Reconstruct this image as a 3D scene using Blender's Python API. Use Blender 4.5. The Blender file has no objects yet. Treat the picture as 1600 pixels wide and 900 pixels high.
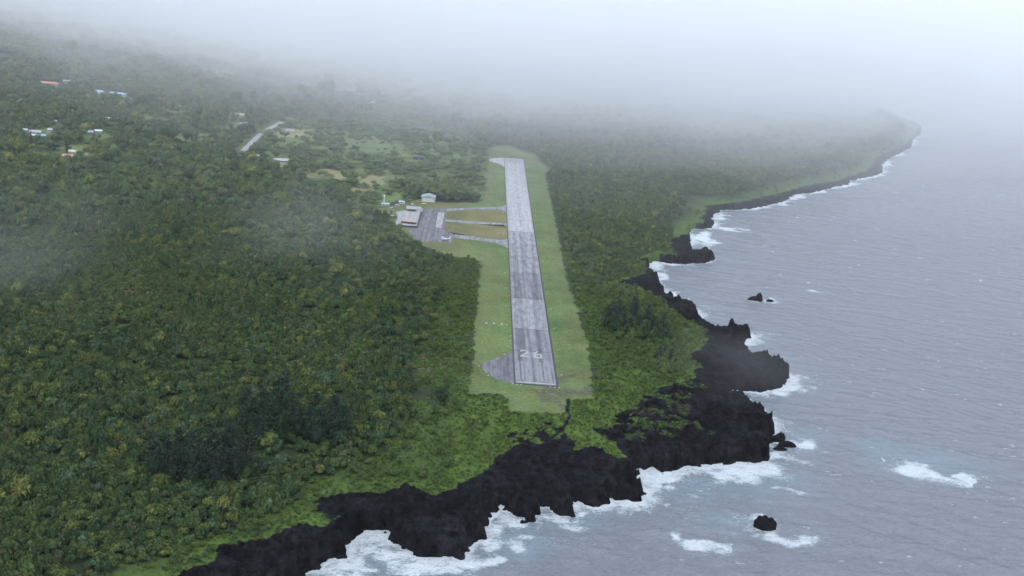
import bpy, bmesh, math, random, time
import numpy as np
T0=time.time()
C=bpy.context; S=C.scene; COL=S.collection
rad=math.radians
# ------------------------------------------------------------------ camera
FPX=1945.0; CAMZ=315.4; PITCH=0.25255; ROLL=0.085; YAW=0.0347
def cam_axes():
    fw=np.array([math.sin(YAW)*math.cos(PITCH),math.cos(YAW)*math.cos(PITCH),-math.sin(PITCH)])
    r0=np.array([math.cos(YAW),-math.sin(YAW),0.]); u0=np.cross(r0,fw)
    r=r0*math.cos(ROLL)+u0*math.sin(ROLL); u=-r0*math.sin(ROLL)+u0*math.cos(ROLL)
    return fw,r,u
FW,RT,UP=cam_axes()
import mathutils
cd=bpy.data.cameras.new('camera'); cam=bpy.data.objects.new('camera',cd); COL.objects.link(cam)
M3=mathutils.Matrix([[RT[i],UP[i],-FW[i]] for i in range(3)])
cam.matrix_world=mathutils.Matrix.Translation((0,0,CAMZ))@M3.to_4x4()
cd.sensor_width=36; cd.lens=FPX/1600*36; cd.clip_start=1; cd.clip_end=40000
S.camera=cam
# ------------------------------------------------------------------ light
SUN_EL,SUN_AZ=58,200          # azimuth clockwise from +Y (view direction)
w=bpy.data.worlds.new('World'); S.world=w; w.use_nodes=True
nt=w.node_tree; bg=nt.nodes['Background']
sky=nt.nodes.new('ShaderNodeTexSky'); sky.sky_type='NISHITA'; sky.sun_disc=False
sky.sun_elevation=rad(SUN_EL); sky.sun_rotation=rad(SUN_AZ); sky.air_density=1.0; sky.dust_density=3.0; sky.ozone_density=1.0
# overcast: most of the blue sky is veiled by one even layer of bright grey cloud
veil=nt.nodes.new('ShaderNodeMix'); veil.data_type='RGBA'; veil.inputs[0].default_value=.82; veil.inputs[7].default_value=(6.7,7.65,9.1,1)
nt.links.new(sky.outputs[0],veil.inputs[6]); nt.links.new(veil.outputs[2],bg.inputs[0]); bg.inputs[1].default_value=0.12
sd=bpy.data.lights.new('sun','SUN'); sd.energy=0.9; sd.angle=rad(14); sd.color=(1,.97,.93)
so=bpy.data.objects.new('sun',sd); COL.objects.link(so)
so.rotation_euler=(rad(90-SUN_EL),0,rad(180-SUN_AZ)); so.location=(0,0,900)
S.view_settings.view_transform='Standard'; S.view_settings.look='None'; S.view_settings.exposure=0.74; S.view_settings.gamma=1
S.cycles.max_bounces=6; S.cycles.diffuse_bounces=2; S.cycles.glossy_bounces=2; S.cycles.volume_bounces=5
S.cycles.transparent_max_bounces=8
S.cycles.use_denoising=True; S.cycles.volume_step_rate=6.0; S.cycles.volume_max_steps=32
S.cycles.use_adaptive_sampling=True
HAZE_D=1.2e-5
# ------------------------------------------------------------------ numbers
def smooth(a,b,x):
    t=np.clip((x-a)/(b-a),0,1); return t*t*(3-2*t)
def _h(ix,iy,seed):
    n=(ix*374761393+iy*668265263+seed*1442695041)&0xffffffff
    n=((n^(n>>13))*1274126177)&0xffffffff
    n=n^(n>>16)
    return (n&0xffffff)/float(0xffffff)
def vnoise(x,y,seed=0):
    x=np.asarray(x,float); y=np.asarray(y,float)
    ix=np.floor(x).astype(np.int64); iy=np.floor(y).astype(np.int64)
    fx=x-ix; fy=y-iy; fx=fx*fx*(3-2*fx); fy=fy*fy*(3-2*fy)
    a=_h(ix,iy,seed); b=_h(ix+1,iy,seed); c=_h(ix,iy+1,seed); d=_h(ix+1,iy+1,seed)
    return (a*(1-fx)+b*fx)*(1-fy)+(c*(1-fx)+d*fx)*fy
def fbm(x,y,seed=0,o=4):
    s=0;a=.5;t=0
    x=np.asarray(x,float); y=np.asarray(y,float)
    for i in range(o):
        s=s+a*vnoise(x,y,seed+i*17); t+=a; a*=.5
        x,y=(x*1.6+y*1.2)+3.7,(y*1.6-x*1.2)+9.1
    return s/t
def base_land(x,y):
    return 20+.035*np.maximum(0,-np.asarray(x,float)-100)*smooth(1000,2300,np.asarray(y,float))
def ray(px,py):
    d=FW*FPX+RT*(px-800)-UP*(py-450)
    return d/np.linalg.norm(d)
def at(px,py,z=None):
    """ground point seen at a place of the photograph, at height z (None: the land)"""
    d=ray(px,py); zz=20. if z is None else z
    for i in range(12):
        t=(CAMZ-zz)/-d[2] if d[2]<-1e-4 else 9000
        t=min(t,12000); p=d*t
        if z is not None: break
        zz=float(base_land(p[0],p[1]))*.6+zz*.4
    return (p[0],p[1])
def poly(pts,z=None): return np.array([at(a,b,z) for a,b in pts])
def proj(x,y,z):
    x,y,z=np.broadcast_arrays(x,y,z); P=np.stack([x,y,z-CAMZ],-1); zz=P@FW
    return 800+FPX*(P@RT)/zz, 450-FPX*(P@UP)/zz
def inside(P,x,y):
    x=np.asarray(x); y=np.asarray(y); r=np.zeros(x.shape,bool)
    bb=(x>=P[:,0].min())&(x<=P[:,0].max())&(y>=P[:,1].min())&(y<=P[:,1].max())
    xs=x[bb]; ys=y[bb]; q=np.zeros(xs.shape,bool); n=len(P)
    for i in range(n):
        x1,y1=P[i]; x2,y2=P[(i+1)%n]
        if y1==y2: continue
        c=((y1>ys)!=(y2>ys)); q^=c&(xs<(x2-x1)*(ys-y1)/(y2-y1)+x1)
    r[bb]=q; return r
def dist(P,x,y,closed=True):
    d=np.full(np.shape(x),1e18); n=len(P)
    for i in range(n if closed else n-1):
        ax,ay=P[i]; bx,by=P[(i+1)%n]; dx=bx-ax; dy=by-ay; L=dx*dx+dy*dy+1e-12
        t=np.clip(((x-ax)*dx+(y-ay)*dy)/L,0,1)
        d=np.minimum(d,(x-ax-t*dx)**2+(y-ay-t*dy)**2)
    return np.sqrt(d)
def sdist(P,x,y):
    return np.where(inside(P,x,y),1,-1)*dist(P,x,y)
# ------------------------------------------------------------------ outlines of the place
WATER_PX=[(-300,1160),(0,1060),(200,1000),(330,960),(440,915),(480,900),(520,878),(540,874),(546,856),(558,841),(573,830),(591,827),(609,835),(621,850),(642,859),(657,871),
(700,874),(728,874),(734,864),(744,855),(750,843),(764,835),(767,802),(781,802),(784,793),(799,795),(806,808),(824,818),(837,821),(841,813),(838,793),(862,797),(874,804),(893,807),(895,793),(900,781),(911,790),(927,797),(947,793),(950,780),(967,779),(980,783),(1002,782),(1002,768),(986,759),(992,752),(1003,734),(1020,732),(1033,740),(1067,735),(1075,727),(1103,727),(1125,723),(1135,729),(1144,725),(1192,724),(1203,716),(1201,709),(1190,706),(1187,697),(1203,695),(1206,684),(1206,672),(1203,667),(1199,658),(1185,652),(1173,647),(1171,635),(1160,627),(1146,619),(1135,610),(1142,608),(1192,615),(1206,610),(1224,604),(1231,597),(1231,587),(1221,578),(1203,572),(1178,562),(1175,556),(1163,549),(1147,540),(1143,532),(1167,535),(1171,524),(1160,518),(1143,513),(1123,518),(1113,512),(1100,512),(1090,503),(1086.5,493.5),(1085,480),(1072,475),(1044,472),(1029,467),(1039,460),(1031.5,450),(1030,440),(1017,434),(1013.7,424.6),(1015,410),(1026,409),(1047,413),(1103,411),(1116,404),(1116,398),(1100,396),(1082,397),(1077,391),(1081,384),(1077.6,376),(1079,359),(1093,358),(1114.6,357),(1114.6,349),(1109,342),(1127,328),(1174,326.7),(1207,319.7),(1230,314),(1236,306),(1275,300),(1303,293),(1324,289),(1331,282),(1359,276),(1379,270.5),(1378,256),(1387,249),(1410,237),(1424,229.7),(1425,219),(1439.5,210),(1441,202),(1435,196),(1416,187.5),(1396,176),(1393,166),(1415,165),(1413,159),(1387,149),(1345,145),(1290,142)]
VEG_PX=[(-300,1080),(0,990),(150,940),(267,902),(309,889),(330,871),(345,850),(372,847),(408,844),(450,829),(471,820),(516,820),(519,811),(498,802),(501,775),(552,770),(591,772),(606,768),(618,760),(650,770),(684,772),(709,756),(728,752),(753,734),(772,724),(781,709),(806,700),(815,690),(845,697),(874,691),(899,690),(897,706),(925,700),(950,709),(967,715),(978,712),(964,693),(946,681),(930,675),(955,668),(977,661),(949,656),(980,646),(1000,636),(1012,622),(1030,606),(1058,600),(1084,590),(1088,575),(1085,553),(1100,534),(1102,519),(1088,507),(1070,500),(1058,493.6),(1037,470),(1021,460),(998,453),(970,441),(985,433),(1008,428),(1009,412),(998,398),(1037,389.5),(1060,391),(1052,381),(1044,373),(1052,363),(1072,358),(1078,351),(1098,345),(1096,340),(1102,336),(1103,322),(1123,320),(1157,315.5),(1196,307.5),(1224,300.5),(1258,290.5),(1303,283.5),(1325,275.5),(1353,267),(1364,258),(1368,247),(1387,238.5),(1412,228),(1420,219),(1434,206),(1430,198),(1410,189),(1390,177),(1386,168),(1380,150),(1340,146.5),(1290,143.5)]
FAR=[(900,5600),(300,8000),(-1500,9500),(-5000,9500),(-6000,3000),(-5000,200)]
P_WATER=np.vstack([poly(WATER_PX,0.),FAR]); P_VEG=np.vstack([np.array([at(a,b,14. if b>345 else 7.) for a,b in VEG_PX]),FAR])
STRIP_PX=[(764,232),(775,229),(798,228),(812,234),(834,239),(841,247),(846,255),(862,264),(851,272),(855,290),(863,325),(869,352),(876,390),(884,430),(900,480),(915,530),(921,560),(922,595),(926,620),(888,627),(883,646),(840,645),(796,642),(795,626),(780,616),(732,614),(736,590),(741,560),(742,520),(747,480),(750,440),(752,412),(741,402),(700,401),(684,397),(668,387),(655,380),(636,366),(612,358),(610,350),(614,337),(600,334),(578,332),(574,327),(600,324),(640,316),(658,311),(700,317),(745,317),(757,311),(760,285),(762,255)]
P_STRIP=poly(STRIP_PX,20.)
INFIELD=[poly(q,20.) for q in ([(698,330),(745,327.5),(785,328),(791,333),(791,345),(770,348),(742,345),(698,342)],
  [(697,347),(742,350.5),(775,354),(791,355),(791,372),(776,374),(754,370.5),(711,365),(694,360)])]
# bright low coastal scrub (few trees)
BRIGHT=[poly(q,18.) for q in (
 [(926,560),(960,560),(1000,570),(1020,590),(1010,620),(1000,640),(985,665),(950,690),(985,715),(900,712),(815,690),(780,712),(750,738),(700,745),(690,700),(712,670),(700,650),(722,620),(796,620),(882,640),(926,618)],
 [(752,405),(748,450),(742,520),(736,590),(730,616),(700,640),(676,620),(640,590),(640,555),(670,520),(680,470),(690,420),(700,403)],
 [(880,400),(897,400),(925,440),(945,480),(965,540),(1000,560),(926,600),(915,530),(900,480)],
 [(930,437),(985,425),(1000,440),(985,452),(955,455)],
 [(1096,345),(1103,322),(1157,315),(1224,300),(1303,283),(1353,266),(1368,246),(1412,228),(1434,206),(1430,203),(1400,226),(1350,246),(1335,262),(1300,276),(1224,294),(1150,309),(1095,319)])]
BRUSHY=[poly(q,18.) for q in (
 [(640,640),(700,640),(740,700),(720,760),(618,770),(560,775),(500,780),(520,815),(440,830),(340,850),(300,890),(150,940),(0,990),(0,960),(200,880),(380,800),(520,740),(610,700)],
 [(905,440),(1000,470),(1060,495),(1100,510),(1100,560),(1060,600),(1000,610),(960,560),(930,520)],
 [(80,740),(150,726),(170,745),(140,762),(90,760)])]
DIRT=[poly(q,19.) for q in ([(650,545),(690,555),(700,580),(680,600),(650,600),(640,575)],[(585,525),(625,525),(620,532),(590,531)],[(935,440),(965,432),(985,430),(975,440),(945,444)])]
BROWN=[poly(q,20.) for q in ([(865,585),(890,585),(905,600),(926,612),(924,622),(888,624),(875,618),(868,606)],[(820,606),(868,608),(880,618),(884,636),(870,636),(840,620)],[(762,262),(765,262),(763,300),(752,314),(748,314),(757,300)])]
FIELD_T=[poly(q) for q in ([(430,200),(470,204),(510,207),(512,213),(470,214),(430,213)],[(450,262),(500,262),(540,268),(560,276),(540,284),(500,278),(455,274)],[(540,214),(575,208),(610,220),(612,226),(580,222),(545,219)],[(566,276),(590,272),(600,282),(590,292),(575,300),(558,300),(556,288)],[(416,250),(445,249),(455,262),(436,263)])]
FIELD_G=[poly(q) for q in ([(440,214),(520,216),(600,224),(700,232),(740,236),(742,246),(690,246),(640,240),(560,238),(500,232),(440,226)],[(560,262),(640,268),(655,280),(600,276),(560,272)],[(590,300),(640,300),(650,310),(600,318),(575,318)],[(60,226),(130,222),(200,228),(190,238),(120,240),(60,236)],[(20,150),(90,150),(90,158),(20,158)],[(200,180),(300,182),(300,190),(200,190)],[(250,205),(340,212),(340,220),(250,216)],[(420,130),(560,140),(560,150),(430,142)],[(512,208),(600,212),(660,214),(710,218),(720,226),(660,232),(600,226),(540,222)],[(600,232),(660,232),(690,238),(680,252),(640,250),(600,246)],[(160,205),(180,207),(240,213),(240,217),(195,216),(190,235),(178,222),(165,212)],[(55,200),(90,197),(82,212),(58,214)],[(104,203),(128,205),(125,212),(105,210)],[(112,230),(135,228),(130,240),(112,238)],[(135,145),(210,150),(205,158),(130,153)],[(240,165),(330,163),(340,175),(250,176)],[(0,103),(30,105),(20,116),(0,116)],[(280,102),(400,112),(400,124),(290,118)],[(380,166),(412,168),(400,178),(380,176)],[(340,195),(380,190),(372,200),(345,205)],[(26,196),(40,196),(38,208),(28,206)])]
ROAD_PTS=[at(a,b) for a,b in ((352,256),(362,247),(372,241),(380,235),(388,227),(397,218),(405,211),(418,203),(431,196),(440,191))]
CULT=[poly([(430,190),(720,200),(762,236),(760,262),(755,310),(640,300),(560,335),(440,270),(400,240)],20.),poly([(0,125),(240,130),(420,150),(440,190),(400,240),(240,250),(0,255)])]
def in_cult(x,y): return inside(CULT[0],x,y)|inside(CULT[1],x,y)
PATCH_ROCK=[poly(q,16.) for q in ([(812,672),(848,668),(862,660),(880,668),(874,684),(850,692),(812,694),(804,690)],[(946,655),(980,650),(975,660),(952,662)])]
PATCH_GREEN=[poly(q,11.) for q in ([(1030,669),(1066,664),(1108,668),(1108,676),(1070,676),(1030,675)],[(1048,634),(1066,630),(1066,640),(1050,642)],[(1070,602),(1092,600),(1094,610),(1072,614)],[(1045,590),(1058,585),(1060,596),(1046,600)])]
LAVA_SCRUB=poly([(975,690),(985,650),(1010,605),(1085,590),(1078,640),(1060,680),(1020,695)],11.)
PATH_PTS=[at(a,b,17.) for a,b in ((888,630),(886,648),(890,656),(884,666),(862,682),(846,690))]

def classify_w(x,y):
    wx=x+6.5*(fbm(x/8,y/8,5,4)-.5)*2+1.6*(vnoise(x/2.6,y/2.6,6)-.5)*2; wy=y+6.5*(fbm(x/8,y/8,55,4)-.5)*2+1.6*(vnoise(x/2.6,y/2.6,56)-.5)*2
    return sdist(P_WATER,wx,wy)
def wob2(x,y): return x+18*(fbm(x/16,y/16,25,4)-.5)*2,y+22*(fbm(x/16,y/16,27,4)-.5)*2
def classify(x,y):
    r={}
    A=2.6
    r['dW']=classify_w(x,y)
    vx=x+8*(fbm(x/12,y/12,15,4)-.5)*2; vy=y+8*(fbm(x/12,y/12,75,4)-.5)*2
    r['dV']=sdist(P_VEG,vx,vy)
    r['dS']=sdist(P_STRIP,x+3.2*(fbm(x/9,y/9,35,3)-.5)*2,y+5*(fbm(x/9,y/9,37,3)-.5)*2)
    return r
def terrain(x,y,r=None):
    x=np.asarray(x,float); y=np.asarray(y,float)
    if r is None: r=classify(x,y)
    dW,dV,dS=r['dW'],r['dV'],r['dS']
    rel=base_land(x,y)+5*(fbm(x/190,y/190,3,3)-.5)*2+1.5*(fbm(x/45,y/45,9,3)-.5)*2
    flat=smooth(-45,-2,dS); rel=rel*(1-flat)+20*flat
    eh=14-7*smooth(1200,1500,y)
    land=eh+(rel-eh)*smooth(0,75,dV)
    land=land*(1-flat)+20*flat
    cl=(7.0+3.5*(fbm(x/40,y/40,21,2)-.5)*2)*eh/14
    t=np.clip(dW/np.maximum(dW-dV,1e-3),0,1)
    rid=1-np.abs(fbm(x/11,y/11,31,4)*2-1)
    rid2=1-np.abs(fbm(x/4.2,y/4.2,41,3)*2-1)
    shelf=np.floor(fbm(x/26,y/26,47,3)*9)/9; rough=(rid**2-.45)*4.6+(shelf-.5)*9+(rid2**2-.5)*3.4+(vnoise(x/1.9,y/1.9,45)-.5)*1.6
    edge=np.exp(-((dW-5)/5)**2)*np.maximum(0,fbm(x/3.8,y/3.8,91,2)-.46)*13
    rock=(cl+(eh-cl)*smooth(0.0,1,t))+(rough*smooth(0,4,dW)*.9+edge)*(.4+.6*eh/14)
    rk=smooth(0,-4,dV)
    z=land*(1-rk)+rock*rk
    z=np.where(dW>0, -0.6+(z+0.6)*smooth(0,4.0,dW), -0.6+np.maximum(dW,-8)*.6)
    return z
# ------------------------------------------------------------------ materials
def mat(name): 
    m=bpy.data.materials.new(name); m.use_nodes=True; n=m.node_tree.nodes; return m,n,m.node_tree.links,n['Principled BSDF']
def simple(name,col,rough=.7,var=.12,scale=1.5,metal=0):
    m,n,l,p=mat(name)
    tc=n.new('ShaderNodeTexCoord'); nz=n.new('ShaderNodeTexNoise'); nz.inputs['Scale'].default_value=scale; nz.inputs['Detail'].default_value=5
    l.new(tc.outputs['Object'],nz.inputs['Vector'])
    mx=n.new('ShaderNodeMix'); mx.data_type='RGBA'
    mx.inputs[6].default_value=(*[c*(1-var) for c in col],1); mx.inputs[7].default_value=(*[min(1,c*(1+var)) for c in col],1)
    if 'lava' in name: p.inputs['Specular IOR Level'].default_value=.06
    l.new(nz.outputs[0],mx.inputs[0]); l.new(mx.outputs[2],p.inputs['Base Color']); p.inputs['Roughness'].default_value=rough; p.inputs['Metallic'].default_value=metal
    return m
def newmesh(name,V,F,m=None,parent=None,link=True,smoothf=False):
    me=bpy.data.meshes.new(name)
    if isinstance(F,np.ndarray):
        V=np.asarray(V,np.float32); me.vertices.add(len(V)); me.vertices.foreach_set('co',V.ravel())
        k=F.shape[1]; me.loops.add(F.size); me.loops.foreach_set('vertex_index',F.astype(np.int32).ravel())
        me.polygons.add(len(F)); me.polygons.foreach_set('loop_start',np.arange(0,F.size,k,dtype=np.int32)); me.polygons.foreach_set('loop_total',np.full(len(F),k,np.int32))
        me.update(calc_edges=True)
    else: me.from_pydata([tuple(v) for v in V],[],F); me.update()
    if smoothf: me.polygons.foreach_set('use_smooth',np.ones(len(me.polygons),bool))
    if m: me.materials.append(m)
    o=bpy.data.objects.new(name,me)
    if link: COL.objects.link(o)
    if parent: o.parent=parent
    return o
def tag(o,label=None,cat=None,group=None,kind=None):
    if label: o['label']=label
    if cat: o['category']=cat
    if group: o['group']=group
    if kind: o['kind']=kind
    return o
def empty(name,loc,rz=0,label=None,cat=None,group=None):
    o=bpy.data.objects.new(name,None); o.empty_display_size=1; COL.objects.link(o); o.location=loc; o.rotation_euler=(0,0,rz)
    return tag(o,label,cat,group)
def attr(me,name,vals,typ='FLOAT'):
    a=me.attributes.new(name,typ,'POINT')
    if typ=='FLOAT': a.data.foreach_set('value',np.asarray(vals,np.float32).ravel())
    elif typ=='FLOAT_COLOR': a.data.foreach_set('color',np.asarray(vals,np.float32).ravel())
    elif typ=='FLOAT_VECTOR': a.data.foreach_set('vector',np.asarray(vals,np.float32).ravel())
# ground
def ground_mat():
    m,n,l,p=mat('ground_cover_and_lava')
    a=n.new('ShaderNodeAttribute'); a.attribute_name='tone'
    rk=n.new('ShaderNodeAttribute'); rk.attribute_name='lava'
    g=n.new('ShaderNodeNewGeometry')
    n1=n.new('ShaderNodeTexNoise'); n1.inputs['Scale'].default_value=.35; n1.inputs['Detail'].default_value=7; n1.inputs['Roughness'].default_value=.65
    n2=n.new('ShaderNodeTexNoise'); n2.inputs['Scale'].default_value=.025; n2.inputs['Detail'].default_value=5
    l.new(g.outputs['Position'],n1.inputs['Vector']); l.new(g.outputs['Position'],n2.inputs['Vector'])
    r1=n.new('ShaderNodeMapRange'); r1.inputs[1].default_value=.3; r1.inputs[2].default_value=.7; r1.inputs[3].default_value=.62; r1.inputs[4].default_value=1.38
    l.new(n1.outputs[0],r1.inputs[0])
    r2=n.new('ShaderNodeMapRange'); r2.inputs[1].default_value=.35; r2.inputs[2].default_value=.65; r2.inputs[3].default_value=.82; r2.inputs[4].default_value=1.18
    l.new(n2.outputs[0],r2.inputs[0])
    mu=n.new('ShaderNodeMath'); mu.operation='MULTIPLY'; l.new(r1.outputs[0],mu.inputs[0]); l.new(r2.outputs[0],mu.inputs[1])
    vm=n.new('ShaderNodeVectorMath'); vm.operation='SCALE'; l.new(a.outputs['Color'],vm.inputs[0]); l.new(mu.outputs[0],vm.inputs['Scale'])
    l.new(vm.outputs[0],p.inputs['Base Color']); 
    rr=n.new('ShaderNodeMapRange'); rr.inputs[3].default_value=.95; rr.inputs[4].default_value=.8; l.new(rk.outputs['Fac'],rr.inputs[0]); l.new(rr.outputs[0],p.inputs['Roughness'])
    sp=n.new('ShaderNodeMapRange'); sp.inputs[3].default_value=.15; sp.inputs[4].default_value=.02; l.new(rk.outputs['Fac'],sp.inputs[0]); l.new(sp.outputs[0],p.inputs['Specular IOR Level'])
    n3=n.new('ShaderNodeTexNoise'); n3.inputs['Scale'].default_value=.12; n3.inputs['Detail'].default_value=9; n3.inputs['Roughness'].default_value=.75; l.new(g.outputs['Position'],n3.inputs['Vector'])
    r3=n.new('ShaderNodeMapRange'); r3.inputs[1].default_value=.42; r3.inputs[2].default_value=.66; r3.inputs[3].default_value=.40; r3.inputs[4].default_value=3.0; l.new(n3.outputs[0],r3.inputs[0])
    m3=n.new('ShaderNodeMix'); m3.data_type='FLOAT'; m3.inputs[2].default_value=1.0; l.new(rk.outputs['Fac'],m3.inputs[0]); l.new(r3.outputs[0],m3.inputs[3])
    v3=n.new('ShaderNodeVectorMath'); v3.operation='SCALE'; l.new(vm.outputs[0],v3.inputs[0]); l.new(m3.outputs[0],v3.inputs['Scale']); l.new(v3.outputs[0],p.inputs['Base Color'])
    b=n.new('ShaderNodeBump'); b.inputs['Distance'].default_value=1.0; b.inputs['Strength'].default_value=.8
    l.new(n1.outputs[0],b.inputs['Height']); l.new(b.outputs[0],p.inputs['Normal'])
    return m
def axis(segs):
    out=[segs[0][0]]
    for a,b,s0,s1 in segs:
        x=a
        while x<b-1e-6:
            t=(x-a)/(b-a); x=x+s0+(s1-s0)*t; out.append(min(x,b))
    return np.unique(np.round(out,3))
XS=axis([(-6000,-1500,400,60),(-1500,-260,14,3.5),(-260,430,1.7,1.7),(430,1250,3.2,4.5),(1250,6500,10,400)])
YS=axis([(250,540,40,5),(540,1120,1.6,1.6),(1120,3700,2.2,8),(3700,13500,20,400)])
GX,GY=np.meshgrid(XS,YS); 
cls=classify(GX,GY); GZ=terrain(GX,GY,cls)
def colours(x,y,r):
    dW,dV,dS=r['dW'],r['dV'],r['dS']
    col=np.zeros(x.shape+(3,))
    n=fbm(x/30,y/30,61,4)[...,None]
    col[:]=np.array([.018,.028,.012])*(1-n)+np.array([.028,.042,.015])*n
    def put(c,mask):
        mask=np.asarray(mask,float)[...,None]; col[:]=col*(1-mask)+np.array(c)*mask
    wx,wy=wob2(x,y)
    put((.082,.122,.040),in_cult(wx,wy)*.8)
    for P in BRUSHY: put((.052,.086,.020),inside(P,wx,wy)*.8)
    for i_,P in enumerate(BRIGHT): put((.040,.068,.018) if i_ in (1,2) else (.055,.092,.016),inside(P,wx,wy))
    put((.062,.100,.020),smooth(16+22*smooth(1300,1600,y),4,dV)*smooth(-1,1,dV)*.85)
    for P in FIELD_G: put((.100,.145,.048),inside(P,wx,wy))
    for P in FIELD_T: put((.19,.18,.085),inside(P,wx,wy))
    for P in DIRT: put((.085,.075,.040),inside(P,wx,wy)*smooth(.2,.5,fbm(x/7,y/7,63,3)))
    st=smooth(-.8,.8,dS)
    nn=fbm(x/38,y/75,65,4)
    put((.094,.138,.048),st); put((.118,.132,.052),st*smooth(.45,.75,nn)*.75)
    put((.10,.105,.055),st*smooth(26,1,dS)*.35)
    put((.120,.118,.040),st*smooth(.5,.7,fbm(x/13,y/30,66,4))*.5); put((.052,.105,.030),st*smooth(.55,.72,fbm(x/16,y/22,68,4))*.5)
    put((.110,.152,.056),st*(np.sin(x/2.1)>0)*.22)
    for P in INFIELD: put((.150,.138,.062),inside(P,x,y))
    put((.105,.108,.044),st*smooth(40,60,dist(P_RW,x,y))*smooth(1180,1230,y)*smooth(1900,1750,y)*(x<40)*.8)
    for P in BROWN: put((.085,.076,.056),st*np.clip(inside(P,wx,wy)*smooth(.25,.5,fbm(x/8,y/8,67,3)),0,1)*.8)
    rk=smooth(0.5,-.5,dV)
    for P in PATCH_ROCK: rk=np.maximum(rk,inside(P,wx,wy)*smooth(.42,.5,fbm(x/5,y/5,69,3)))
    rk=np.maximum(rk,smooth(2.2,1.0,dist(np.array(PATH_PTS),x,y,False)))
    # scattered clumps on the lava
    gp=np.zeros(x.shape)
    for P in PATCH_GREEN: gp=np.maximum(gp,inside(P,wx,wy))
    gp=gp*smooth(.38,.5,fbm(x/6,y/6,71,3))
    gp=np.maximum(gp,inside(LAVA_SCRUB,x,y)*smooth(.595,.63,fbm(x/11,y/4.5,77,4)))
    rk=rk*(1-gp)
    lt=fbm(x/14,y/14,73,4); 
    rc=np.array([.0020,.0022,.0032])*(1-lt[...,None])+np.array([.0088,.0084,.0102])*lt[...,None]
    rkm=rk[...,None]; col[:]=col*(1-rkm)+rc*rkm
    return col,rk
P_RW=np.array([(38.5,868.5),(68.5,868.5),(68.5,1964),(38.5,1964)])
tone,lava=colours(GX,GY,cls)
ny,nx=GX.shape; idx=np.arange(nx*ny).reshape(ny,nx)
Q=np.stack([idx[:-1,:-1],idx[:-1,1:],idx[1:,1:],idx[1:,:-1]],-1).reshape(-1,4)
keepv=(cls['dW']>-14).ravel(); Q=Q[keepv[Q].any(1)]
u,inv=np.unique(Q,return_inverse=True); Q=inv.reshape(-1,4)
V=np.stack([GX,GY,GZ],-1).reshape(-1,3)[u]
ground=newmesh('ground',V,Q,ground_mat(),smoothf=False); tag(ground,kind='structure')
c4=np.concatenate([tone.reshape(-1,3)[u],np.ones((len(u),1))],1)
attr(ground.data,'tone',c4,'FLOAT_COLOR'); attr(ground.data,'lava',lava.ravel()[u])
GM=ground.data.materials[0]
print('ground',len(Q),time.time()-T0)
def zat(x,y): return float(terrain(np.array([float(x)]),np.array([float(y)]))[0])
# ------------------------------------------------------------------ sea
SEA_ROCKS=[(1179,469,16,8,5.5,5,'peak'),(1203,471,7,4,2.4,3,'low'),(1195,823,11.5,8,7.5,6,'block'),(1213,688,10,5,4,3,'low'),(1229,698,12,4,4.5,6,'low'),(1218,703,9,3,3,4,'low'),(1168,716,8,3,3,8,'low')]
FOAM=[ # px,py,half-length,half-width (pixels), tilt in the picture, strength
 (1445,738,50,13,14,1.35),(1508,748,20,6,-22,1.3),(1062,841,26,8,14,1.1),(1108,857,28,10,14,1.2),(1225,838,48,8,6,1.15),(1180,808,40,10,5,.85),(1160,820,20,7,0,.7),
 (1270,455,14,2,6,1.0),(1209,469,12,3,4,1.2),(1131,357,34,2.5,4,1.2),(1100,372,14,12,0,1.3),(1120,340,14,9,0,1.2),(1030,428,13,16,0,1.0),(1040,460,14,8,10,1.1),
 (1022,415,10,6,0,1.1),(1180,735,45,14,-5,1.25),(1150,740,28,10,-10,1.2),(1250,694,26,7,0,1.0),(1228,606,34,11,-8,1.3),(1245,592,14,8,0,1.0),(1150,724,60,9,-4,1.2),(1215,712,22,9,0,1.2),(1172,530,26,8,-10,1.2),(1160,610,22,4,8,.9),(1160,530,18,6,-15,.95),(1200,525,12,5,0,.5),
 (1030,752,42,12,-14,1.25),(1070,742,30,8,-8,1.2),(1000,765,20,10,0,1.1),(1055,768,18,6,8,.9),(1010,790,20,6,0,.8),(880,815,40,10,5,1.0),(905,800,20,8,0,.95),(850,808,14,9,0,1.1),(800,812,22,10,10,1.1),(785,830,26,10,5,1.2),(770,850,30,12,-10,1.3),(720,880,45,12,-3,1.5),(660,884,50,11,0,1.4),
 (592,842,26,14,0,1.35),(585,862,30,14,-15,1.2),(540,886,34,12,-10,1.25),(500,893,24,8,0,1.1),(620,870,24,12,20,1.25),(640,868,16,8,20,1.2),(700,895,40,8,0,1.2),(560,905,60,10,0,1.0),(760,875,26,10,-15,1.0),
 (1435,205,8,4,-30,1.3),(1425,222,10,5,-30,1.2),(1402,238,16,4,-30,1.2),(1385,256,9,8,0,1.2),(1362,275,22,3.5,-14,1.2),(1320,290,26,3,-12,1.2),(1280,299,26,3,-12,1.0),(1240,308,16,5,-12,1.1),(1215,318,18,4,-8,1.0),(1160,325,26,3,0,1.1),(1405,162,12,1.5,0,1.2),(1420,186,6,2,30,.8),
 (1370,715,8,3,70,.9),(1358,690,5,2,0,.5),(1225,767,40,4,3,.7),(1105,388,8,2,0,.6),(1135,424,6,2,5,.55),(1245,715,20,6,15,.7),(940,800,18,5,0,.7),(975,792,25,6,0,.75)]
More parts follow.
